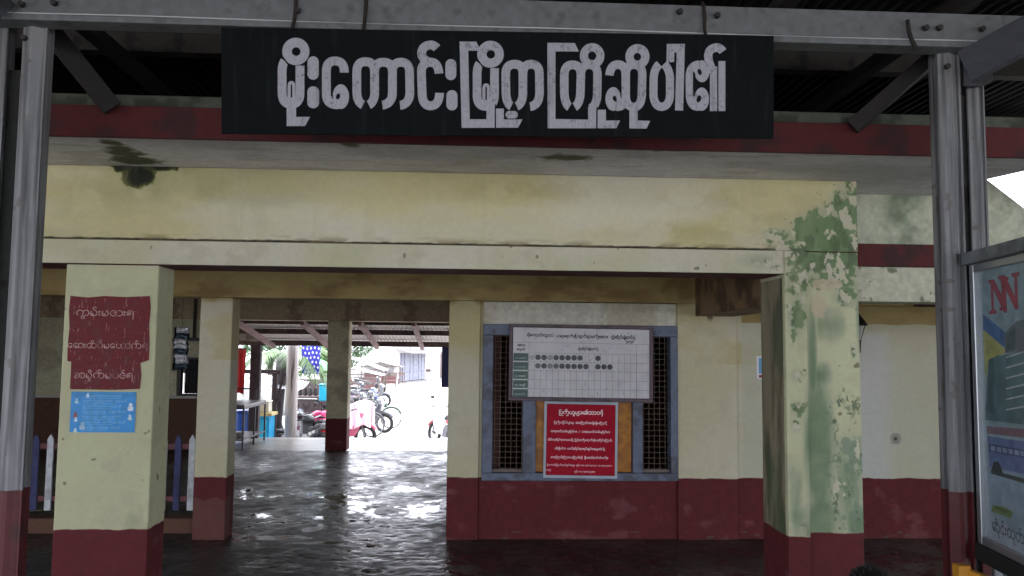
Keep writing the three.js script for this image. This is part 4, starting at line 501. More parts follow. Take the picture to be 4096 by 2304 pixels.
{ // person sitting on the floor, only the hair in view
  const p = thing('person', 'person with short black hair and dark shirt sitting on the platform floor', 'person', [1.74, 0, -3.55]);
  const field = (bones, lo, hi, res, k = 0.03) => {
    const mc = new MarchingCubes(res, undefined, false, false, 120000); mc.isolation = 0; const size = res, half = res / 2, c = lo.clone().add(hi).multiplyScalar(0.5), s = Math.max(hi.x - lo.x, hi.y - lo.y, hi.z - lo.z) / 2 * 1.08, q = V();
    for (let z = 0; z < size; z++) for (let y = 0; y < size; y++) for (let x = 0; x < size; x++) {
      q.set((x - half) / half, (y - half) / half, (z - half) / half).multiplyScalar(s).add(c); let d = 1e9;
      for (const [a, b, ra, rb2] of bones) { const ux = b.x - a.x, uy = b.y - a.y, uz = b.z - a.z, wx = q.x - a.x, wy = q.y - a.y, wz = q.z - a.z, t = clamp((wx * ux + wy * uy + wz * uz) / Math.max(1e-9, ux * ux + uy * uy + uz * uz)), e = Math.sqrt((wx - ux * t) ** 2 + (wy - uy * t) ** 2 + (wz - uz * t) ** 2) - mix(ra, rb2, t), h = clamp(0.5 + 0.5 * (d - e) / k); d = d > 1e8 ? e : mix(d, e, h) - k * h * (1 - h); }
      mc.field[x + y * size + z * size * size] = -d;
    }
    mc.update(); const n = mc.count ?? mc.geometry.drawRange.count, g = new THREE.BufferGeometry(); g.setAttribute('position', new THREE.BufferAttribute(mc.positionArray.slice(0, n * 3), 3)); g.setAttribute('normal', new THREE.BufferAttribute(mc.normalArray.slice(0, n * 3), 3)); g.setAttribute('uv', new THREE.BufferAttribute(new Float32Array(n * 2), 2)); g.scale(s, s, s).translate(c.x, c.y, c.z); return g;
  };
  const O = V(1.74, 0, -3.55), W = (x, y, z) => V(x, y, z).add(O), arm = (s) => [[W(s * 0.16, 0.5, 0), W(s * 0.2, 0.3, -0.12), 0.045, 0.036], [W(s * 0.2, 0.3, -0.12), W(s * 0.08, 0.33, -0.32), 0.034, 0.026]], hand = (s) => [[W(s * 0.08, 0.33, -0.32), W(s * 0.03, 0.33, -0.36), 0.028, 0.024], ...[0, 1, 2, 3].map((i) => [W(s * 0.04, 0.345 - i * 0.017, -0.36), W(-s * 0.035, 0.34 - i * 0.017, -0.385 + Math.abs(i - 1.5) * 0.006), 0.009, 0.007]), [W(s * 0.06, 0.355, -0.34), W(s * 0.02, 0.385, -0.37), 0.01, 0.008]];
  const leg = (s) => [[W(s * 0.09, 0.1, 0.0), W(s * 0.13, 0.38, -0.3), 0.085, 0.058], [W(s * 0.13, 0.38, -0.3), W(s * 0.11, 0.06, -0.42), 0.052, 0.036], [W(s * 0.11, 0.04, -0.41), W(s * 0.12, 0.025, -0.56), 0.036, 0.025]];
  const torso = [[W(0, 0.12, 0.02), W(0, 0.3, 0.04), 0.125, 0.11], [W(0, 0.3, 0.04), W(0, 0.46, 0.01), 0.12, 0.12], [W(-0.13, 0.5, 0), W(0.13, 0.5, 0), 0.06, 0.06], [W(0, 0.5, 0), W(0, 0.61, -0.02), 0.055, 0.05]];
  const head = [[W(0, 0.68, -0.05), W(0, 0.735, -0.02), 0.07, 0.08], [W(0, 0.64, -0.085), W(0, 0.66, -0.06), 0.045, 0.055], [W(0, 0.675, -0.135), W(0, 0.7, -0.125), 0.012, 0.008], [W(-0.082, 0.69, -0.03), W(-0.082, 0.71, -0.03), 0.014, 0.014], [W(0.082, 0.69, -0.03), W(0.082, 0.71, -0.03), 0.014, 0.014]];
  const up = (l, e) => l.map(([a, b, r, s]) => [a, b, r + e, s + e]);
  part(p, 'body', field([...torso, ...leg(1), ...leg(-1), ...arm(1), ...arm(-1), ...hand(1), ...hand(-1), ...head], W(-0.3, 0, -0.62), W(0.3, 0.84, 0.2), 76, 0.018), mat([126, 86, 62], 0.6));
  part(p, 'shirt', field(up([...torso.slice(0, 3), arm(1)[0], arm(-1)[0]], 0.014), W(-0.28, 0, -0.3), W(0.28, 0.62, 0.22), 56, 0.03), mat([34, 36, 46], 0.9)); part(p, 'trousers', field(up([torso[0], ...leg(1).slice(0, 2), ...leg(-1).slice(0, 2)], 0.014), W(-0.3, 0, -0.52), W(0.3, 0.46, 0.2), 56, 0.03), mat([40, 38, 40], 0.9));
  part(p, 'hair', field([[W(0, 0.745, -0.03), W(0, 0.735, 0.0), 0.09, 0.095], [W(-0.05, 0.71, 0.0), W(0.05, 0.71, 0.0), 0.06, 0.06], [W(0, 0.68, 0.035), W(0, 0.64, 0.03), 0.06, 0.045]], W(-0.13, 0.56, -0.14), W(0.13, 0.86, 0.13), 44, 0.03), mat([10, 10, 11], 0.5));
  { const st = []; for (let i = 0; i < 220; i++) { const a = rnd(0, 6.28), e = rnd(0.1, 1.5), d = V(Math.cos(a) * Math.cos(e), Math.sin(e), Math.sin(a) * Math.cos(e)), q = W(0, 0.735, -0.012).addScaledVector(d, 0.094), t = V(-d.x * 0.2 + rnd(-0.3, 0.3), rnd(-0.2, 0.5), -d.z * 0.2 + rnd(-0.3, 0.3)).addScaledVector(d, 0.6).normalize(); st.push(rod(q, q.clone().addScaledVector(t, rnd(0.01, 0.03)), 0.0022, 0.0006, 4)); } part(p, 'hair_strands', mg(st), mat([12, 11, 11], 0.5)).userData.kind = 'stuff'; }
  p.scale.setScalar(0.945); const eye = mat([30, 24, 22], 0.3); part(p, 'eyes', mg(ball(O.x - 0.032, 0.705, O.z - 0.118, 0.012, 0.008, 0.008), ball(O.x + 0.032, 0.705, O.z - 0.118, 0.012, 0.008, 0.008)), eye); part(p, 'mouth', ball(O.x, 0.645, O.z - 0.127, 0.024, 0.006, 0.008), mat([110, 60, 54], 0.5));
}

// ---------------------------------------------------------------- rear terrace and street market
const placeT = (o, x, y, z, ry = 0, rx = 0) => { o.position.set(x, y, z); o.rotation.set(rx, ry, 0); return o; };
function cloth(w, h, amp, fold, m, n = 24, k = 16) { // hanging sheet with folds, top edge at y = 0
  const g = new THREE.PlaneGeometry(w, h, n, k), p = g.attributes.position; for (let i = 0; i < p.count; i++) { const x = p.getX(i), y = p.getY(i) - h / 2, t = -y / h; p.setXYZ(i, x * (1 - 0.12 * t), y + 0.02 * h * Math.sin(x / w * 9), amp * (0.3 + t) * Math.sin(x / w * fold + 2 * t) + amp * 0.4 * Math.sin(x / w * fold * 2.3 + 1)); } g.computeVertexNormals(); return flat(g);
}
{
  const t = thing('metal_table', 'black metal frame table with low shelf on the rear terrace', 'table', [-4.4, -0.03, -15.3]), m = worn([44, 42, 48], [70, 66, 68], { roughness: 0.5 }, 8), x0 = -4.95, x1 = -3.85, z0 = -16.05, z1 = -14.52;
  part(t, 'table_top', rb(x0, x1, 0.7, 0.735, z0, z1), worn([96, 94, 98], [60, 58, 62], { roughness: 0.4 }, 4)); part(t, 'frame', mg(rb(x1 - 0.03, x1, 0.66, 0.7, z0, z1), rb(x0, x1 - 0.03, 0.66, 0.7, z1 - 0.03, z1), rb(x1 - 0.025, x1, 0.13, 0.155, z0, z1)), m);
  for (const [x, z] of [[x0, z0], [x0, z1 - 0.03], [x1 - 0.03, z0], [x1 - 0.03, z1 - 0.03], [x1 - 0.03, (z0 + z1) / 2]]) part(t, 'leg', rb(x, x + 0.03, -0.03, 0.66, z, z + 0.03), m); part(t, 'shelf', rb(x0, x1 - 0.03, 0.12, 0.145, z0 + 0.03, z1 - 0.03), m);
  part(t, 'back_rack', mg(rod(V(-4.9, 0.735, -15.9), V(-4.9, 0.98, -15.9), 0.012), rod(V(-4.0, 0.735, -15.9), V(-4.0, 0.98, -15.9), 0.012), rod(V(-4.95, 0.95, -15.9), V(-3.95, 0.95, -15.9), 0.014)), m);
  const s = mat([196, 190, 186], 0.6); solo('white_bowl', 'small white bowl lying on the low table shelf', 'bowl', flat(new THREE.LatheGeometry([[0.001, 0], [0.05, 0.004], [0.1, 0.05], [0.12, 0.075], [0.114, 0.075], [0.09, 0.05], [0.001, 0.012]].map(([r, y]) => new THREE.Vector2(r, y)), 18).translate(-4.05, 0.147, -15.0)), s);
  const rc = worn([196, 44, 52], [206, 70, 74], { roughness: 0.85 }, 3); const rbn = cloth(0.34, 0.86, 0.03, 9).rotateY(0.25).translate(-4.46, 1.7, -16.15); const rn = thing('red_banner', 'red cloth banner hanging above the metal table', 'banner', [-4.46, 0.84, -16.15]); part(rn, 'fabric', rbn, rc); part(rn, 'rod', rod(V(-4.66, 1.7, -16.2), V(-4.26, 1.7, -16.1), 0.012), mat([60, 50, 46])); part(rn, 'cord', mg(rod(V(-4.64, 1.7, -16.2), V(-4.64, 1.95, -16.32), 0.005), rod(V(-4.3, 1.7, -16.1), V(-4.3, 1.93, -16.3), 0.005)), mat([90, 84, 80]));
  { // strings of foil snack packets
    const f = thing('snack_packet_string', 'string of shiny foil packets hanging inside the hall', 'packets', [-4.17, 1.4, -12]), fm = mat([214, 218, 222], 0.3, { metalness: 0.2 }), fd = mat([60, 78, 92], 0.35, { metalness: 0.5 });
    part(f, 'string', rod(V(-4.1, 1.5, -12.01), V(-4.1, 2.62, -12.01), 0.003, 0.003, 5), mat([50, 50, 50]));
    for (let i = 0; i < 8; i++) { const g = new THREE.PlaneGeometry(0.21, 0.1, 10, 5), p = g.attributes.position; for (let k = 0; k < p.count; k++) { const x = p.getX(k), y = p.getY(k); p.setXYZ(k, x, y, 0.03 * (1 - (x / 0.09) ** 2) * (1 - (y / 0.045) ** 2) + 0.006 * Math.sin(x * 90 + i) + 0.004 * Math.sin(y * 150 + i * 2)); } g.computeVertexNormals(); const q = flat(g), r = q.clone().scale(1, 1, -1), v = r.attributes.position; part(f, 'packet', mg(q, r).rotateZ(rnd(-0.2, 0.2)).rotateX(rnd(-0.4, 0.3)).translate(-4.1 + rnd(-0.015, 0.015), 1.95 - i * 0.072, -11.99), i % 3 === 1 ? fd : fm); }
  }
  const a = at(1768, 1388, 15), b = at(1830, 1550, 15); solo('blue_board', 'dark blue board fixed at the right edge of the rear opening', 'board', rb(a.x, b.x, b.y, a.y, -15.04, -15.0), worn([28, 36, 84], [22, 28, 60], {}, 3));
}
{ // small market stall
  const s = thing('market_stall', 'market stall with curved tin roof and whitewashed back behind the terrace', 'stall', [-5, ST, -18.8]), wd = worn([58, 48, 52], [40, 34, 38], {}, 5), tin = worn([190, 192, 198], [150, 146, 150], { roughness: 0.35, metalness: 0.3 }, 2);
  const g = new THREE.PlaneGeometry(3.4, 1.3, 180, 6).rotateX(-Math.PI / 2), p = g.attributes.position; for (let i = 0; i < p.count; i++) { const x = p.getX(i), z = p.getZ(i); p.setXYZ(i, x - 5.4, 1.08 - 0.16 * x + 0.16 * sm(0.2, -0.9, z) - 0.07 * sm(0.5, 0.95, z) + 0.012 * Math.sin(x / 0.076 * 6.283), z - 18.9); } g.computeVertexNormals(); part(s, 'roof_sheet', muv(g), tin);
  for (const [x, z] of [[-4.16, -18.05], [-6.8, -18.05], [-4.1, -19.4], [-6.8, -19.4]]) part(s, 'post', rb(x - 0.05, x + 0.05, ST, 1.2, z - 0.05, z + 0.05), wd); part(s, 'front_beam', rb(-6.9, -4.05, 1.17, 1.26, -18.12, -18.04), wd);
  part(s, 'strut', bar(V(-4.16, 0.35, -18.0), V(-3.95, 1.2, -18.0), 0.05, 0.05), wd); part(s, 'back_panel', rb(-6.8, -4.25, 0.1, 0.95, -20.3, -20.24), worn([206, 210, 206], [150, 152, 140], {}, 3)); part(s, 'counter', rb(-6.6, -4.35, -0.02, 0.04, -18.9, -18.1), worn([150, 130, 96], [116, 98, 70], {}, 4)); for (const x of [-6.5, -4.45]) part(s, 'counter_leg', rb(x - 0.04, x + 0.04, ST, -0.02, -18.8, -18.7), wd);
  const cab = thing('cyan_cabinet', 'bright cyan painted cabinet with pale tray beside the metal table', 'cabinet', [-4.24, ST, -17.55]); part(cab, 'case', rb(-4.4, -4.08, ST, 0.33, -17.8, -17.3), worn([24, 150, 200], [40, 120, 170], {}, 6)); part(cab, 'door', rb(-4.37, -4.11, ST + 0.1, 0.25, -17.295, -17.28), worn([36, 168, 214], [30, 140, 190], {}, 6)); part(cab, 'tray', rb(-4.45, -4.02, 0.33, 0.39, -17.82, -17.26), worn([198, 182, 130], [170, 150, 100], {}, 5));
  solo('white_box', 'white plastic box on the tray of cyan cabinet', 'box', mg(rb(-4.38, -4.12, 0.392, 0.6, -17.7, -17.4, 0.02), rb(-4.39, -4.11, 0.6, 0.63, -17.71, -17.39, 0.01)), mat([210, 208, 196], 0.5));
  const dr = thing('blue_drum', 'dark blue plastic water drum standing behind the metal table', 'drum', [-4.66, ST, -17.4]); part(dr, 'barrel', flat(new THREE.LatheGeometry([[0.001, 0], [0.17, 0], [0.18, 0.04], [0.18, 0.4], [0.188, 0.42], [0.18, 0.44], [0.18, 0.8], [0.188, 0.82], [0.18, 0.84], [0.175, 1.16], [0.15, 1.2], [0.001, 1.2]].map(([r, y]) => new THREE.Vector2(r, y)), 24).translate(-4.66, ST, -17.4)), mat([26, 70, 150], 0.4)); part(dr, 'lid', flat(new THREE.CylinderGeometry(0.16, 0.17, 0.04, 24).translate(-4.66, ST + 1.22, -17.4)), mat([22, 58, 128], 0.4));
}
{ // utility pole, palm, cloth, bottles, parasol
  const pb = at(1162, 1740, 18), pt = at(1172, 1400, 18); solo('utility_pole', 'weathered grey concrete utility pole beside the palm', 'pole', flat(new THREE.CylinderGeometry(0.1, 0.135, 7, 20, 12).translate((pb.x + pt.x) / 2, ST + 3.5, -18)), worn([166, 160, 158], [96, 92, 90], { bumpMap: bumpTex, bumpScale: 0.01 }, 5, 0.12, 0.6));
  const tp = thing('palm_tree', 'palm with dark trunk and drooping fronds behind the utility pole', 'palm', [-4.1, ST, -18.9]), top = V(-4.2, 1.55, -18.9); const tm = worn([62, 58, 62], [40, 38, 42], { bumpMap: bumpTex, bumpScale: 0.02 }, 6);
  part(tp, 'trunk', tube([V(-4.34, ST - 0.05, -18.9), V(-4.3, 0.2, -18.92), V(-4.24, 1.0, -18.9), top], 0.13, 16, 10), tm);
  const leafA = mat([56, 86, 42], 0.55, { transmission: 0.1, side: THREE.DoubleSide }), leafB = mat([84, 112, 62], 0.55, { transmission: 0.1, side: THREE.DoubleSide });
  const frond = (az, len, rise, droop) => { const g = [], pts = [], d = V(Math.cos(az), 0, Math.sin(az)); for (let i = 0; i <= 12; i++) { const t = i / 12; pts.push(top.clone().addScaledVector(d, len * t * (1 - 0.25 * t * t)).add(V(0, rise * t - droop * t * t, 0))); } g.push(tube(pts, 0.012, 14, 5)); const c = new THREE.CatmullRomCurve3(pts), side = V(-d.z, 0, d.x), tri = [];
    for (let i = 2; i < 46; i++) { const t = i / 46, a = c.getPoint(t), tan = c.getTangent(t), L = 0.5 * Math.sin(Math.PI * (0.12 + 0.83 * t)) * len / 1.6; for (const s of [-1, 1]) { const e = a.clone().addScaledVector(side, s * L * 0.75).addScaledVector(tan, L * 0.5).add(V(0, -L * (0.35 + rnd(0, 0.35)), 0)), b = a.clone().addScaledVector(tan, 0.026), m = a.clone().lerp(e, 0.5).addScaledVector(tan, 0.018); tri.push(a, b, m, a.clone(), m, e, b.clone(), e.clone(), m.clone()); } }
    const q = new THREE.BufferGeometry().setFromPoints(tri); q.setAttribute('uv', new THREE.BufferAttribute(new Float32Array(tri.length * 2), 2)); q.computeVertexNormals(); g.push(q); return mg(g); };
  [[0.15, 1.3, 0.5, 0.9], [-0.35, 1.5, 0.35, 1.3], [0.6, 1.4, 0.6, 1.2], [1.2, 1.3, 0.7, 1.0], [2.2, 1.2, 0.6, 1.1], [3.1, 1.2, 0.5, 0.9], [-1.0, 1.2, 0.7, 1.3], [-2.2, 1.1, 0.6, 1.0], [0.0, 1.7, 0.1, 1.2], [4.1, 1.3, 0.8, 1.0], [-0.7, 1.6, 0.9, 0.9]].forEach(([a, l, r, d], i) => part(tp, 'frond', frond(a, l, r, d), i % 2 ? leafA : leafB));
  const dots = canvasTex(256, 256, (g) => { g.fillStyle = '#3a3a9c'; g.fillRect(0, 0, 256, 256); g.fillStyle = '#e4e6f4'; for (let j = 0; j < 6; j++) for (let i = 0; i < 5; i++) { g.beginPath(); g.arc(25 + i * 52 + (j % 2) * 26, 22 + j * 43, 11, 0, 7); g.fill(); } });
  const c = thing('dotted_cloth', 'blue cloth with white polka dots hung beside the utility pole', 'cloth', [-3.55, 1.1, -18.5]); part(c, 'fabric', cloth(0.42, 0.62, 0.025, 8).translate(-3.5, 1.78, -18.5), new THREE.MeshPhysicalMaterial({ map: dots, roughness: 0.9, side: THREE.DoubleSide })); part(c, 'line', rod(V(-3.78, 1.79, -18.1), V(-2.6, 1.82, -18.9), 0.006), mat([60, 60, 60]));
  const k = thing('bottle_stand', 'dark wooden stand carrying bottles behind the parked motorbikes', 'stand', [-3.95, ST, -21]), wd = worn([78, 66, 66], [54, 46, 48], {}, 5); part(k, 'top', rb(-4.5, -3.45, 0.5, 0.55, -21.3, -20.7), wd); part(k, 'front_panel', rb(-4.45, -3.5, 0.0, 0.48, -20.78, -20.74), wd); for (const x of [-4.45, -3.5]) for (const z of [-21.25, -20.8]) part(k, 'leg', rb(x - 0.03, x + 0.03, ST, 0.5, z - 0.03, z + 0.03), wd);
  part(k, 'back_board', rb(-4.5, -3.45, 0.55, 0.95, -21.32, -21.28), wd);
  const bg = new THREE.LatheGeometry([[0.001, 0], [0.04, 0], [0.043, 0.02], [0.043, 0.17], [0.03, 0.21], [0.014, 0.24], [0.014, 0.3], [0.018, 0.31], [0.001, 0.31]].map(([r, y]) => new THREE.Vector2(r, y)), 14), bm = mat([36, 30, 30], 0.15); for (let i = 0; i < 5; i++) solo('bottle', 'dark glass bottle standing in a row on the wooden stand', 'bottle', flat(bg).clone().translate(-4.2 + i * 0.13, 0.552, -20.9 + rnd(-0.04, 0.04)), bm, 'bottles on the wooden stand');
  const cr = thing('cyan_crate', 'cyan plastic crate on a stool beside the bottle stand', 'crate', [-3.45, ST, -20.35]); part(cr, 'box', rb(-3.6, -3.3, 0.46, 0.84, -20.5, -20.2, 0.02), mat([30, 160, 190], 0.45)); part(cr, 'rim', rb(-3.62, -3.28, 0.84, 0.87, -20.52, -20.18, 0.01), mat([24, 140, 170], 0.45));
  const cs = thing('wooden_stool', 'tall wooden stool carrying the cyan crate', 'stool', [-3.45, ST, -20.35]); part(cs, 'seat', rb(-3.62, -3.28, 0.42, 0.46, -20.52, -20.18), wd); for (const x of [-3.6, -3.34]) for (const z of [-20.5, -20.24]) part(cs, 'leg', rb(x, x + 0.04, ST, 0.42, z, z + 0.04), wd);
  const pa = thing('green_parasol', 'green market parasol behind the palm fronds', 'parasol', [-4.15, ST, -23.5]); part(pa, 'canopy', flat(new THREE.ConeGeometry(0.6, 0.3, 8, 1, true).translate(-4.15, 1.28, -23.5)), mat([62, 150, 70], 0.8, { transmission: 0.2, side: THREE.DoubleSide })); part(pa, 'pole', rod(V(-4.15, ST, -23.5), V(-4.15, 1.42, -23.5), 0.02), mat([150, 150, 150], 0.4)); part(pa, 'base', flat(new THREE.CylinderGeometry(0.16, 0.2, 0.12, 14).translate(-4.15, ST + 0.06, -23.5)), mat([120, 118, 116]));
}
// ---------------------------------------------------------------- motorbikes and bicycles
const rubber = mat([26, 26, 28], 0.8), chrome = mat([170, 172, 176], 0.25, { metalness: 0.8 }), blackp = mat([30, 30, 34], 0.45), greym = mat([92, 94, 98], 0.5, { metalness: 0.4 }), seatm = mat([24, 24, 26], 0.6);
const BG = {};
{
  const cz = (g) => { g.computeBoundingBox(); const b = g.boundingBox; return g.translate(0, 0, -(b.min.z + b.max.z) / 2); };
  BG.tyre = flat(new THREE.TorusGeometry(0.25, 0.048, 10, 28)); { const g = [flat(new THREE.TorusGeometry(0.205, 0.014, 6, 24)), flat(new THREE.CylinderGeometry(0.04, 0.04, 0.1, 12).rotateX(Math.PI / 2))]; for (let i = 0; i < 6; i++) g.push(rod(V(0, 0, 0), V(0.2 * Math.cos(i * 1.047), 0.2 * Math.sin(i * 1.047), 0), 0.01, 0.008, 5)); BG.rim = mg(g); }
  BG.fender = cz(flat(new THREE.TorusGeometry(0.315, 0.055, 6, 12, 2.1).scale(1, 1, 1.1).rotateZ(0.55)));
  BG.fork = mg(rod(V(0.62, 0.3, 0.075), V(0.45, 0.88, 0.06), 0.02), rod(V(0.62, 0.3, -0.075), V(0.45, 0.88, -0.06), 0.02)); BG.bar = mg(tube([V(0.36, 1.0, -0.34), V(0.42, 1.01, -0.2), V(0.46, 0.97, 0), V(0.42, 1.01, 0.2), V(0.36, 1.0, 0.34)], 0.014, 20), rod(V(0.36, 1.0, -0.34), V(0.39, 1.005, -0.22), 0.02), rod(V(0.36, 1.0, 0.34), V(0.39, 1.005, 0.22), 0.02));
  BG.cowl = mg(ball(0.47, 0.94, 0, 0.11, 0.1, 0.14)); BG.lamp = ball(0.55, 0.93, 0, 0.05, 0.065, 0.08); BG.mirror = (s) => mg(rod(V(0.42, 1.02, s * 0.2), V(0.38, 1.2, s * 0.3), 0.007), ball(0.375, 1.24, s * 0.32, 0.016, 0.045, 0.065));
  BG.shield = cz(ext([[0.5, 0.92], [0.57, 0.88], [0.48, 0.55], [0.36, 0.34], [0.1, 0.3], [0.1, 0.4], [0.26, 0.44], [0.38, 0.6]], 0.26, 0.03)); BG.engine = mg(cz(ext([[0.18, 0.3], [0.1, 0.24], [-0.2, 0.24], [-0.42, 0.34], [-0.32, 0.6], [0.02, 0.52]], 0.18, 0.02)), rod(V(-0.05, 0.3, -0.13), V(-0.05, 0.3, 0.13), 0.08, 0.08, 12));
  BG.tail = cz(ext([[0.02, 0.6], [-0.3, 0.58], [-0.86, 0.76], [-0.94, 0.84], [-0.6, 0.82], [-0.08, 0.7]], 0.16, 0.035)); BG.seat = cz(ext([[0.06, 0.7], [0.0, 0.77], [-0.3, 0.77], [-0.45, 0.83], [-0.8, 0.88], [-0.84, 0.85], [-0.45, 0.76], [0, 0.67]], 0.16, 0.04)); BG.exhaust = mg(rod(V(0.05, 0.27, 0.14), V(-0.35, 0.27, 0.15), 0.02), rod(V(-0.35, 0.27, 0.15), V(-0.9, 0.38, 0.17), 0.035, 0.048, 12)); BG.shock = mg(rod(V(-0.62, 0.3, 0.1), V(-0.5, 0.68, 0.09), 0.022), rod(V(-0.62, 0.3, -0.1), V(-0.5, 0.68, -0.09), 0.022), rod(V(-0.62, 0.3, 0.09), V(-0.1, 0.32, 0.09), 0.018)); BG.stand = rod(V(-0.05, 0.24, 0.1), V(-0.15, 0.01, 0.26), 0.012); BG.light = ball(-0.93, 0.8, 0, 0.04, 0.04, 0.08); BG.plate = rb(-0.965, -0.955, 0.6, 0.7, -0.09, 0.09, 0.002); BG.rack = mg(rod(V(-0.6, 0.9, 0.1), V(-1.0, 0.94, 0.1), 0.01), rod(V(-0.6, 0.9, -0.1), V(-1.0, 0.94, -0.1), 0.01), rod(V(-1.0, 0.94, -0.1), V(-1.0, 0.94, 0.1), 0.01));
}
function motorbike(col, label, x, z, ry, lean = 0.08, col2) {
  const o = thing('motorbike', label, 'motorbike', [0, 0, 0], 'motorbikes parked on the street'), bm = mat(col, 0.3, { clearcoat: 0.6 }), am = col2 ? mat(col2, 0.3, { clearcoat: 0.6 }) : bm;
  for (const cx of [0.62, -0.62]) { const w = part(o, 'wheel', BG.tyre.clone().translate(cx, 0.3, 0), rubber); part(w, 'rim', BG.rim.clone().translate(cx, 0.3, 0), greym); }
  part(o, 'front_fender', BG.fender.clone().translate(0.62, 0.3, 0), am); part(o, 'rear_fender', BG.fender.clone().rotateZ(0.5).translate(-0.62, 0.3, 0), blackp); part(o, 'fork', BG.fork, greym); part(o, 'handlebar', BG.bar, blackp);
  const cw = part(o, 'headlight_cowl', BG.cowl, bm); part(cw, 'headlight', BG.lamp, mat([200, 204, 210], 0.1)); for (const s of [-1, 1]) part(o, 'mirror', BG.mirror(s), blackp); part(o, 'leg_shield', BG.shield, bm); part(o, 'engine', BG.engine, greym); const tl = part(o, 'tail_cowl', BG.tail, am); part(tl, 'tail_light', BG.light, mat([150, 20, 24], 0.2)); part(tl, 'number_plate', BG.plate, mat([40, 40, 44], 0.5)); part(o, 'seat', BG.seat, seatm); part(o, 'exhaust', BG.exhaust, chrome); part(o, 'rear_shock', BG.shock, blackp); part(o, 'side_stand', BG.stand, blackp); part(o, 'luggage_rack', BG.rack, chrome);
  placeT(o, x, ST, z, ry); o.rotation.order = 'YXZ'; o.rotation.x = lean; o.position.y = ST + 0.012; return o;
}
function bicycle(col, label, x, z, ry) {
  const o = thing('bicycle', label, 'bicycle', [0, 0, 0], 'bicycles parked on the street'), fm = mat(col, 0.35, { clearcoat: 0.5 });
  for (const cx of [0.52, -0.52]) { const w = part(o, 'wheel', flat(new THREE.TorusGeometry(0.325, 0.017, 8, 36)).translate(cx, 0.342, 0), rubber), g = [flat(new THREE.TorusGeometry(0.305, 0.009, 6, 36)).translate(cx, 0.342, 0), rod(V(cx, 0.342, -0.05), V(cx, 0.342, 0.05), 0.018)]; for (let i = 0; i < 18; i++) g.push(rod(V(cx, 0.342, i % 2 ? 0.03 : -0.03), V(cx + 0.305 * Math.cos(i * 0.349), 0.342 + 0.305 * Math.sin(i * 0.349), 0), 0.0022, 0.0022, 4)); part(w, 'spoked_rim', mg(g), chrome); part(o, 'mudguard', flat(new THREE.TorusGeometry(0.36, 0.02, 5, 16, 2.4)).rotateZ(cx > 0 ? 0.4 : 0.7).translate(cx, 0.342, 0), fm); }
  const bb = V(-0.08, 0.3, 0), hd = V(0.36, 0.82, 0), st2 = V(-0.2, 0.78, 0); part(o, 'frame', mg(rod(bb, hd, 0.018), rod(bb, st2, 0.016), rod(st2, V(0.38, 0.76, 0), 0.016), rod(st2, V(-0.52, 0.342, 0.05), 0.011), rod(st2, V(-0.52, 0.342, -0.05), 0.011), rod(bb, V(-0.52, 0.342, 0.05), 0.012), rod(bb, V(-0.52, 0.342, -0.05), 0.012), rod(hd, V(0.39, 0.72, 0), 0.02)), fm); part(o, 'fork', mg(rod(V(0.38, 0.74, 0.04), V(0.52, 0.342, 0.05), 0.012), rod(V(0.38, 0.74, -0.04), V(0.52, 0.342, -0.05), 0.012)), fm);
  part(o, 'handlebar', mg(rod(hd, V(0.34, 0.98, 0), 0.013), tube([V(0.14, 0.98, -0.28), V(0.32, 1.02, -0.2), V(0.36, 0.99, 0), V(0.32, 1.02, 0.2), V(0.14, 0.98, 0.28)], 0.011, 20)), chrome); part(o, 'saddle', mg(ball(-0.26, 0.93, 0, 0.14, 0.03, 0.085), ball(-0.16, 0.925, 0, 0.12, 0.025, 0.035), rod(st2, V(-0.23, 0.92, 0), 0.014)), seatm); part(o, 'crank', mg(flat(new THREE.TorusGeometry(0.08, 0.008, 6, 20)).translate(-0.08, 0.3, 0.06), rod(V(-0.08, 0.3, 0.07), V(0.02, 0.16, 0.07), 0.01), rod(V(-0.08, 0.3, -0.07), V(-0.18, 0.44, -0.07), 0.01), rb(-0.03, 0.07, 0.15, 0.17, 0.07, 0.15), rb(-0.23, -0.13, 0.43, 0.45, -0.15, -0.07)), greym); part(o, 'carrier', mg(rod(V(-0.3, 0.74, 0.05), V(-0.72, 0.74, 0.06), 0.006), rod(V(-0.3, 0.74, -0.05), V(-0.72, 0.74, -0.06), 0.006), rod(V(-0.72, 0.74, 0.06), V(-0.72, 0.74, -0.06), 0.006), rod(V(-0.7, 0.74, 0.06), V(-0.52, 0.35, 0.05), 0.006), rod(V(-0.7, 0.74, -0.06), V(-0.52, 0.35, -0.05), 0.006)), chrome); part(o, 'kickstand', rod(V(-0.3, 0.3, 0.06), V(-0.36, 0.0, 0.2), 0.008), chrome);
  placeT(o, x, ST, z, ry); return o;
}
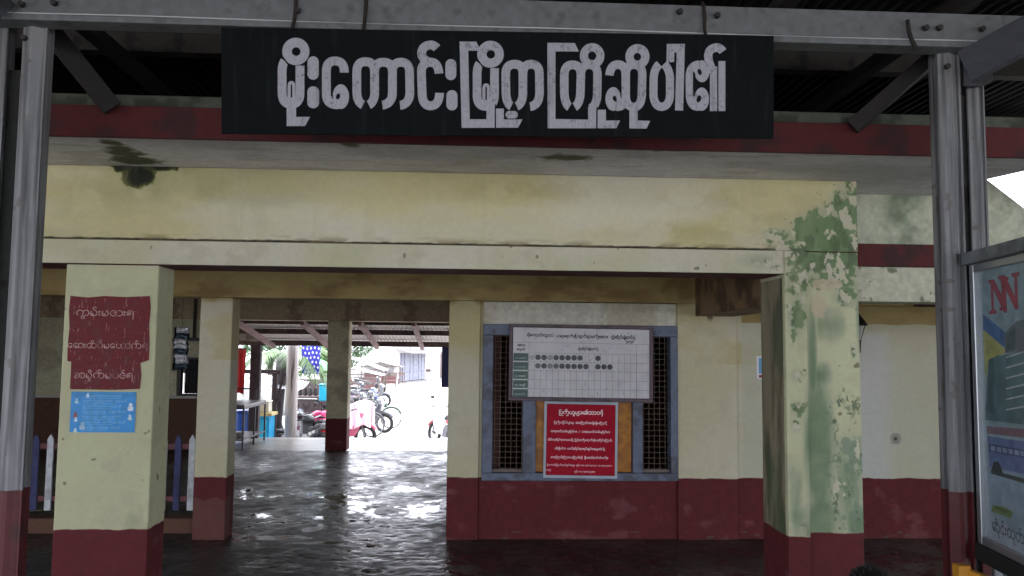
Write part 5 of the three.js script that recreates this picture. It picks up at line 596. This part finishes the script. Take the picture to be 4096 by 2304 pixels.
{
  const X = (px, d) => at(px, 1600, d).x;
  motorbike([206, 208, 214], 'white motorbike with red fender and tail parked alone near the blue board', X(1790, 22), -22, 2.2, 0.08, [150, 20, 36]);
  motorbike([176, 84, 110], 'motorbike under a pink cover beside the rear pillar', X(1370, 21.6), -21.6, -0.12); motorbike([52, 54, 60], 'dark grey motorbike with spoked front wheel showing past the pink cover', X(1462, 25.4), -25.4, -0.25); bicycle([70, 96, 88], 'bicycle whose thin wheel shows beyond the grey motorbike', X(1500, 26.8), -26.8, 0.1);
  motorbike([40, 60, 110], 'blue motorbike in the second row of parked bikes', X(1450, 33), -33, -0.3); bicycle([96, 40, 40], 'maroon bicycle leaning in the second row of bikes', X(1400, 31.5), -31.5, -0.5); bicycle([40, 52, 60], 'slate bicycle in the second row of bikes', X(1395, 35), -35, 0.3);
  motorbike([70, 66, 76], 'grey motorbike parked alone in front of the market tarps', X(1478, 46), -46, -0.2);
  motorbike([46, 46, 52], 'black motorbike beside the utility pole facing the bottle stand', X(1225, 19.3), -19.3, 2.2); motorbike([120, 122, 128], 'silver motorbike squeezed behind the black motorbike', X(1250, 20.4), -20.4, 2.6); motorbike([60, 40, 44], 'brown motorbike under the pink raincoat by the rear pillar', X(1310, 19.7), -19.7, 1.8);
  motorbike([36, 40, 56], 'navy motorbike half hidden by the utility pole', X(1180, 19.9), -19.9, 2.9);
  motorbike([30, 34, 40], 'black motorbike between the blue one and the tarp stall', X(1405, 29), -29, -0.4); motorbike([90, 92, 98], 'silver motorbike at the far end of the second row', X(1480, 36.5), -36.5, 0.1); bicycle([50, 50, 56], 'black bicycle propped behind the pink covered motorbike', X(1420, 24), -24, 0.25); motorbike([44, 30, 34], 'maroon motorbike behind the silver one near the bottle stand', X(1275, 22.4), -22.4, 2.9); bicycle([60, 64, 72], 'grey bicycle leaning among the motorbikes by the pole', X(1215, 18.9), -18.9, 0.6);
  motorbike([70, 72, 78], 'slate motorbike parked in front of the bottle stand', X(1240, 18.3), -18.4, 2.0); motorbike([40, 42, 46], 'black motorbike beside the maroon bicycle', X(1432, 30.2), -30.2, -0.15); motorbike([60, 60, 70], 'grey motorbike at the edge of the lower tarp stall', X(1400, 39), -39, 0.2);
  // covers thrown over two of the bikes
  const cover = (cx, cz2, L, top, bot, wdt, ry, amp) => { const g = new THREE.PlaneGeometry(1, 1, 40, 30), p = g.attributes.position; for (let i = 0; i < p.count; i++) { const u = p.getX(i) * L, v = p.getY(i) * 2, s = Math.sign(v), a = Math.abs(v), prof = top - 0.12 * Math.cos(u * 5) - 0.1 * sm(0.2, 0.6, Math.abs(u) / L); const y = a < 0.3 ? prof : mix(prof - 0.02, bot + 0.06 * Math.sin(u * 11 + s), (a - 0.3) / 0.7); p.setXYZ(i, u, y, s * (Math.min(a, 0.3) / 0.3 * wdt + (a > 0.3 ? amp * (a - 0.3) * (1 + Math.sin(u * 26 + s * 2)) : 0))); } g.computeVertexNormals(); return flat(g).rotateY(ry).translate(cx, 0, cz2); };
  solo('pink_bike_cover', 'pale pink plastic cover thrown over a motorbike', 'cover', cover(X(1370, 21.6), -21.6, 1.6, 0.33, -0.25, 0.19, -0.12, 0.09), mat([240, 200, 216], 0.45, { transmission: 0.2, side: THREE.DoubleSide }));
  solo('pink_raincoat', 'bright pink raincoat draped over a bike next to the pillar', 'raincoat', cover(X(1292, 19.3), -19.3, 0.42, 0.4, -0.22, 0.18, 0.3, 0.12), mat([226, 60, 120], 0.5, { side: THREE.DoubleSide }));
}
// ---------------------------------------------------------------- far street
function leaves(c, rx, ry, rz, n, size, clumps) { const tri = [], cs = []; for (let i = 0; i < clumps; i++) { const d = V(rnd(-1, 1), rnd(-1, 1), rnd(-1, 1)); d.normalize().multiplyScalar(Math.cbrt(rnd(0.15, 1))); cs.push([V(d.x * rx, d.y * ry, d.z * rz), rnd(0.22, 0.42)]); } const q = new THREE.Quaternion(), e = new THREE.Euler();
  for (let i = 0; i < n; i++) { const [k, r] = cs[i % clumps], d = V(rnd(-1, 1), rnd(-1, 1), rnd(-1, 1)).normalize().multiplyScalar(r * Math.cbrt(rnd(0.3, 1))), o = V(c.x + k.x + d.x * rx, c.y + k.y + d.y * ry, c.z + k.z + d.z * rz); q.setFromEuler(e.set(rnd(-0.9, 0.9), rnd(0, 6.3), rnd(-0.9, 0.9))); const s = size * rnd(0.6, 1.3); const pt = (x, z) => V(x * s, 0, z * s).applyQuaternion(q).add(o); tri.push(pt(-0.5, 0), pt(0, 0.28), pt(0.5, 0), pt(-0.5, 0), pt(0.5, 0), pt(0, -0.28)); }
  const g = new THREE.BufferGeometry().setFromPoints(tri); g.setAttribute('uv', new THREE.BufferAttribute(new Float32Array(tri.length * 2), 2)); g.computeVertexNormals(); return g; }
function tree(label, x, z, h, rx, ry, col, n = 5000) { const t = thing('tree', label, 'tree', [x, ST, z], 'trees along the street'), b = h - ry; part(t, 'trunk', mg(rod(V(x, ST - 0.1, z), V(x + 0.2, ST + b * 0.9, z), 0.02 * h + 0.08, 0.014 * h, 9), ...[0, 1, 2, 3, 4].map((i) => rod(V(x + 0.15, ST + b * 0.75, z), V(x + Math.cos(i * 1.3) * rx * 0.6, ST + b + ry * rnd(-0.1, 0.5), z + Math.sin(i * 1.3) * rx * 0.6), 0.01 * h, 0.03, 6))), worn([84, 74, 64], [60, 54, 48], {}, 4)); part(t, 'crown', leaves(V(x, ST + b, z), rx, ry, rx, n, 0.1 * rx, 26), mat(col, 0.6, { transmission: 0.3, side: THREE.DoubleSide })); return t; }
{
  const X = (px, d, py = 1450) => at(px, py, d).x, Y = (py, d, px = 1500) => at(px, py, d).y;
  tree('yellow green leafy tree above the market tarps', X(1415, 70), -70, 4.4, 1.7, 1.5, [110, 150, 52]); tree('dark green tree behind the sloping white roof', X(1495, 95), -95, 6.2, 3.0, 2.2, [40, 66, 44]); tree('dark bushy tree behind the far stall roofs', X(1340, 60), -60, 5.2, 2.4, 2.2, [62, 92, 48]); tree('broad tree rising behind the palm fronds', X(1280, 34), -34, 3.8, 1.4, 1.2, [66, 104, 46]); tree('tall tree behind the market stall', X(1080, 60), -60, 6.5, 2.6, 2.4, [58, 92, 52]);
  const wd = worn([96, 84, 80], [70, 60, 58], {}, 4), tarp = worn([214, 214, 216], [190, 190, 192], { roughness: 0.6, side: THREE.DoubleSide }, 2);
  const gable = (name, label, px, d, w, len, eave, ridge) => { const x = X(px, d), t = thing(name, label, 'tarp stall', [x, ST, -d], 'tarp covered market stalls'), g = []; const S = (a, b, c, e) => { const q = new THREE.BufferGeometry().setFromPoints([a, b, c, a, c, e]); q.setAttribute('uv', new THREE.BufferAttribute(new Float32Array(12), 2)); q.computeVertexNormals(); return q; };
    const z0 = -d - len / 2, z1 = -d + len / 2; part(t, 'tarp', mg(S(V(x - w, eave, z1), V(x, ridge, z1), V(x, ridge, z0), V(x - w, eave, z0)), S(V(x, ridge, z1), V(x + w, eave, z1), V(x + w, eave, z0), V(x, ridge, z0))), tarp); for (const a of [-w * 0.9, w * 0.9]) for (const z of [z0 + 0.1, z1 - 0.1]) part(t, 'post', rod(V(x + a, ST, z), V(x + a, eave + 0.1, z), 0.04), wd); part(t, 'ridge_pole', rod(V(x, ridge - 0.03, z0), V(x, ridge - 0.03, z1), 0.035), wd); part(t, 'cross_bar', rod(V(x - w * 0.9, eave + 0.05, z1 - 0.1), V(x + w * 0.9, eave + 0.05, z1 - 0.1), 0.03), wd); part(t, 'counter', rb(x - w * 0.8, x + w * 0.7, ST + 0.7, ST + 0.78, z0 + 0.3, z1 - 0.6), wd); part(t, 'counter_front', rb(x - w * 0.8, x + w * 0.7, ST, ST + 0.7, z1 - 0.66, z1 - 0.62), worn([112, 74, 74], [60, 110, 116], {}, 1.5)); return t; };
  gable('tarp_stall', 'peaked white tarp stall under the yellow green tree', 1418, 52, 2.0, 3.2, Y(1480, 52), Y(1432, 52)); gable('tarp_stall', 'lower white tarp stall beside the parked bikes', 1430, 44, 1.4, 2.4, Y(1500, 44), Y(1474, 44)); gable('tarp_stall', 'tarp stall between the peaked stall and the shutter shop', 1530, 64, 1.6, 2.6, Y(1466, 64), Y(1446, 64));
  // shop row, receding to the right
  const a = onY(1575, 1532, ST), b = onY(1800, 1507, ST), L = a.distanceTo(b), ang = Math.atan2(-(b.z - a.z), b.x - a.x);
  const sh = thing('shutter_shop', 'white shop with closed grey plank shutters and tin awning', 'building', [a.x, ST, a.z]), loc = (g) => g.rotateY(ang).translate(a.x, ST, a.z), ww = worn([206, 204, 206], [176, 172, 176], {}, 1), sm2 = worn([140, 142, 156], [112, 116, 128], {}, 4);
  part(sh, 'wall', loc(mg(rb(0, L * 0.08, 0, 3.2, -4, 0), rb(L * 0.5, L, 0, 3.2, -4, 0), rb(L * 0.08, L * 0.5, 2.3, 3.2, -4, 0), rb(L * 0.08, L * 0.5, 0, 2.3, -4, -0.3))), ww); const np = 9, w0 = L * 0.08, ws = L * 0.42 / np; for (let i = 0; i < np; i++) part(sh, 'shutter', loc(rb(w0 + i * ws + 0.02, w0 + (i + 1) * ws - 0.02, 0.05, 2.28, -0.24, -0.16 + (i % 3) * 0.03)), sm2);
  part(sh, 'awning', loc(bar(V(L * 0.28, 2.55, 0), V(L * 0.28, 2.3, 1.3), L * 0.5, 0.05)), worn([150, 146, 150], [116, 110, 112], {}, 2)); part(sh, 'roof', loc(mg(bar(V(L * 0.5, 4.2, -2), V(L * 0.5, 3.1, 0.6), L * 1.02, 0.06), bar(V(L * 0.5, 4.2, -2), V(L * 0.5, 3.1, -4.6), L * 1.02, 0.06))), worn([104, 98, 104], [78, 72, 78], {}, 2)); part(sh, 'teal_door', loc(rb(L * 0.8, L * 0.92, 0, 2.2, -0.02, 0.05)), worn([40, 170, 176], [30, 140, 150], {}, 3)); part(sh, 'door_post', loc(rb(L * 0.785, L * 0.795, 0, 2.4, 0.0, 0.1)), wd);
  const far = thing('white_house', 'white house with shallow tin roof beyond the tarp stalls', 'building', [X(1500, 88), ST, -88]); { const x = X(1500, 88); part(far, 'wall', rb(x - 3.2, x + 3.6, ST, ST + 2.6, -92, -88), ww); part(far, 'roof', mg(bar(V(x, ST + 3.7, -90), V(x, ST + 2.6, -87.2), 7.4, 0.08), bar(V(x, ST + 3.7, -90), V(x, ST + 2.6, -92.8), 7.4, 0.08)), worn([196, 196, 200], [166, 162, 166], {}, 2)); part(far, 'door', rb(x - 0.4, x + 0.5, ST, ST + 2, -88, -87.95), wd); part(far, 'window', rb(x + 1.4, x + 2.4, ST + 0.9, ST + 1.9, -88, -87.95), mat([60, 62, 70], 0.3)); }
  const stool = (name, label, px, d, s) => { const x = X(px, d, 1530), t = thing(name, label, 'chair', [x, ST, -d]); part(t, 'seat', rb(x - 0.24 * s, x + 0.24 * s, ST + 0.42, ST + 0.46, -d - 0.22, -d + 0.22), wd); for (const i of [-1, 1]) for (const k of [-1, 1]) part(t, 'leg', rb(x + i * 0.2 * s - 0.02, x + i * 0.2 * s + 0.02, ST, ST + 0.42, -d + k * 0.18 - 0.02, -d + k * 0.18 + 0.02), wd); part(t, 'backrest', rb(x - 0.24 * s, x + 0.24 * s, ST + 0.7, ST + 0.95, -d - 0.24, -d - 0.2), wd); for (const i of [-1, 1]) part(t, 'back_post', rb(x + i * 0.22 * s - 0.02, x + i * 0.22 * s + 0.02, ST + 0.46, ST + 0.7, -d - 0.24, -d - 0.2), wd); };
  stool('wooden_chair', 'wooden chair standing in front of the plank shutters', 1605, 60, 1); stool('wooden_bench', 'low wooden bench by the road edge before the tarp stalls', 1560, 57, 1.9); stool('wooden_chair', 'wooden chair by the teal door', 1712, 70, 0.9);
}
//@@TAIL
renderer.render(scene, camera);
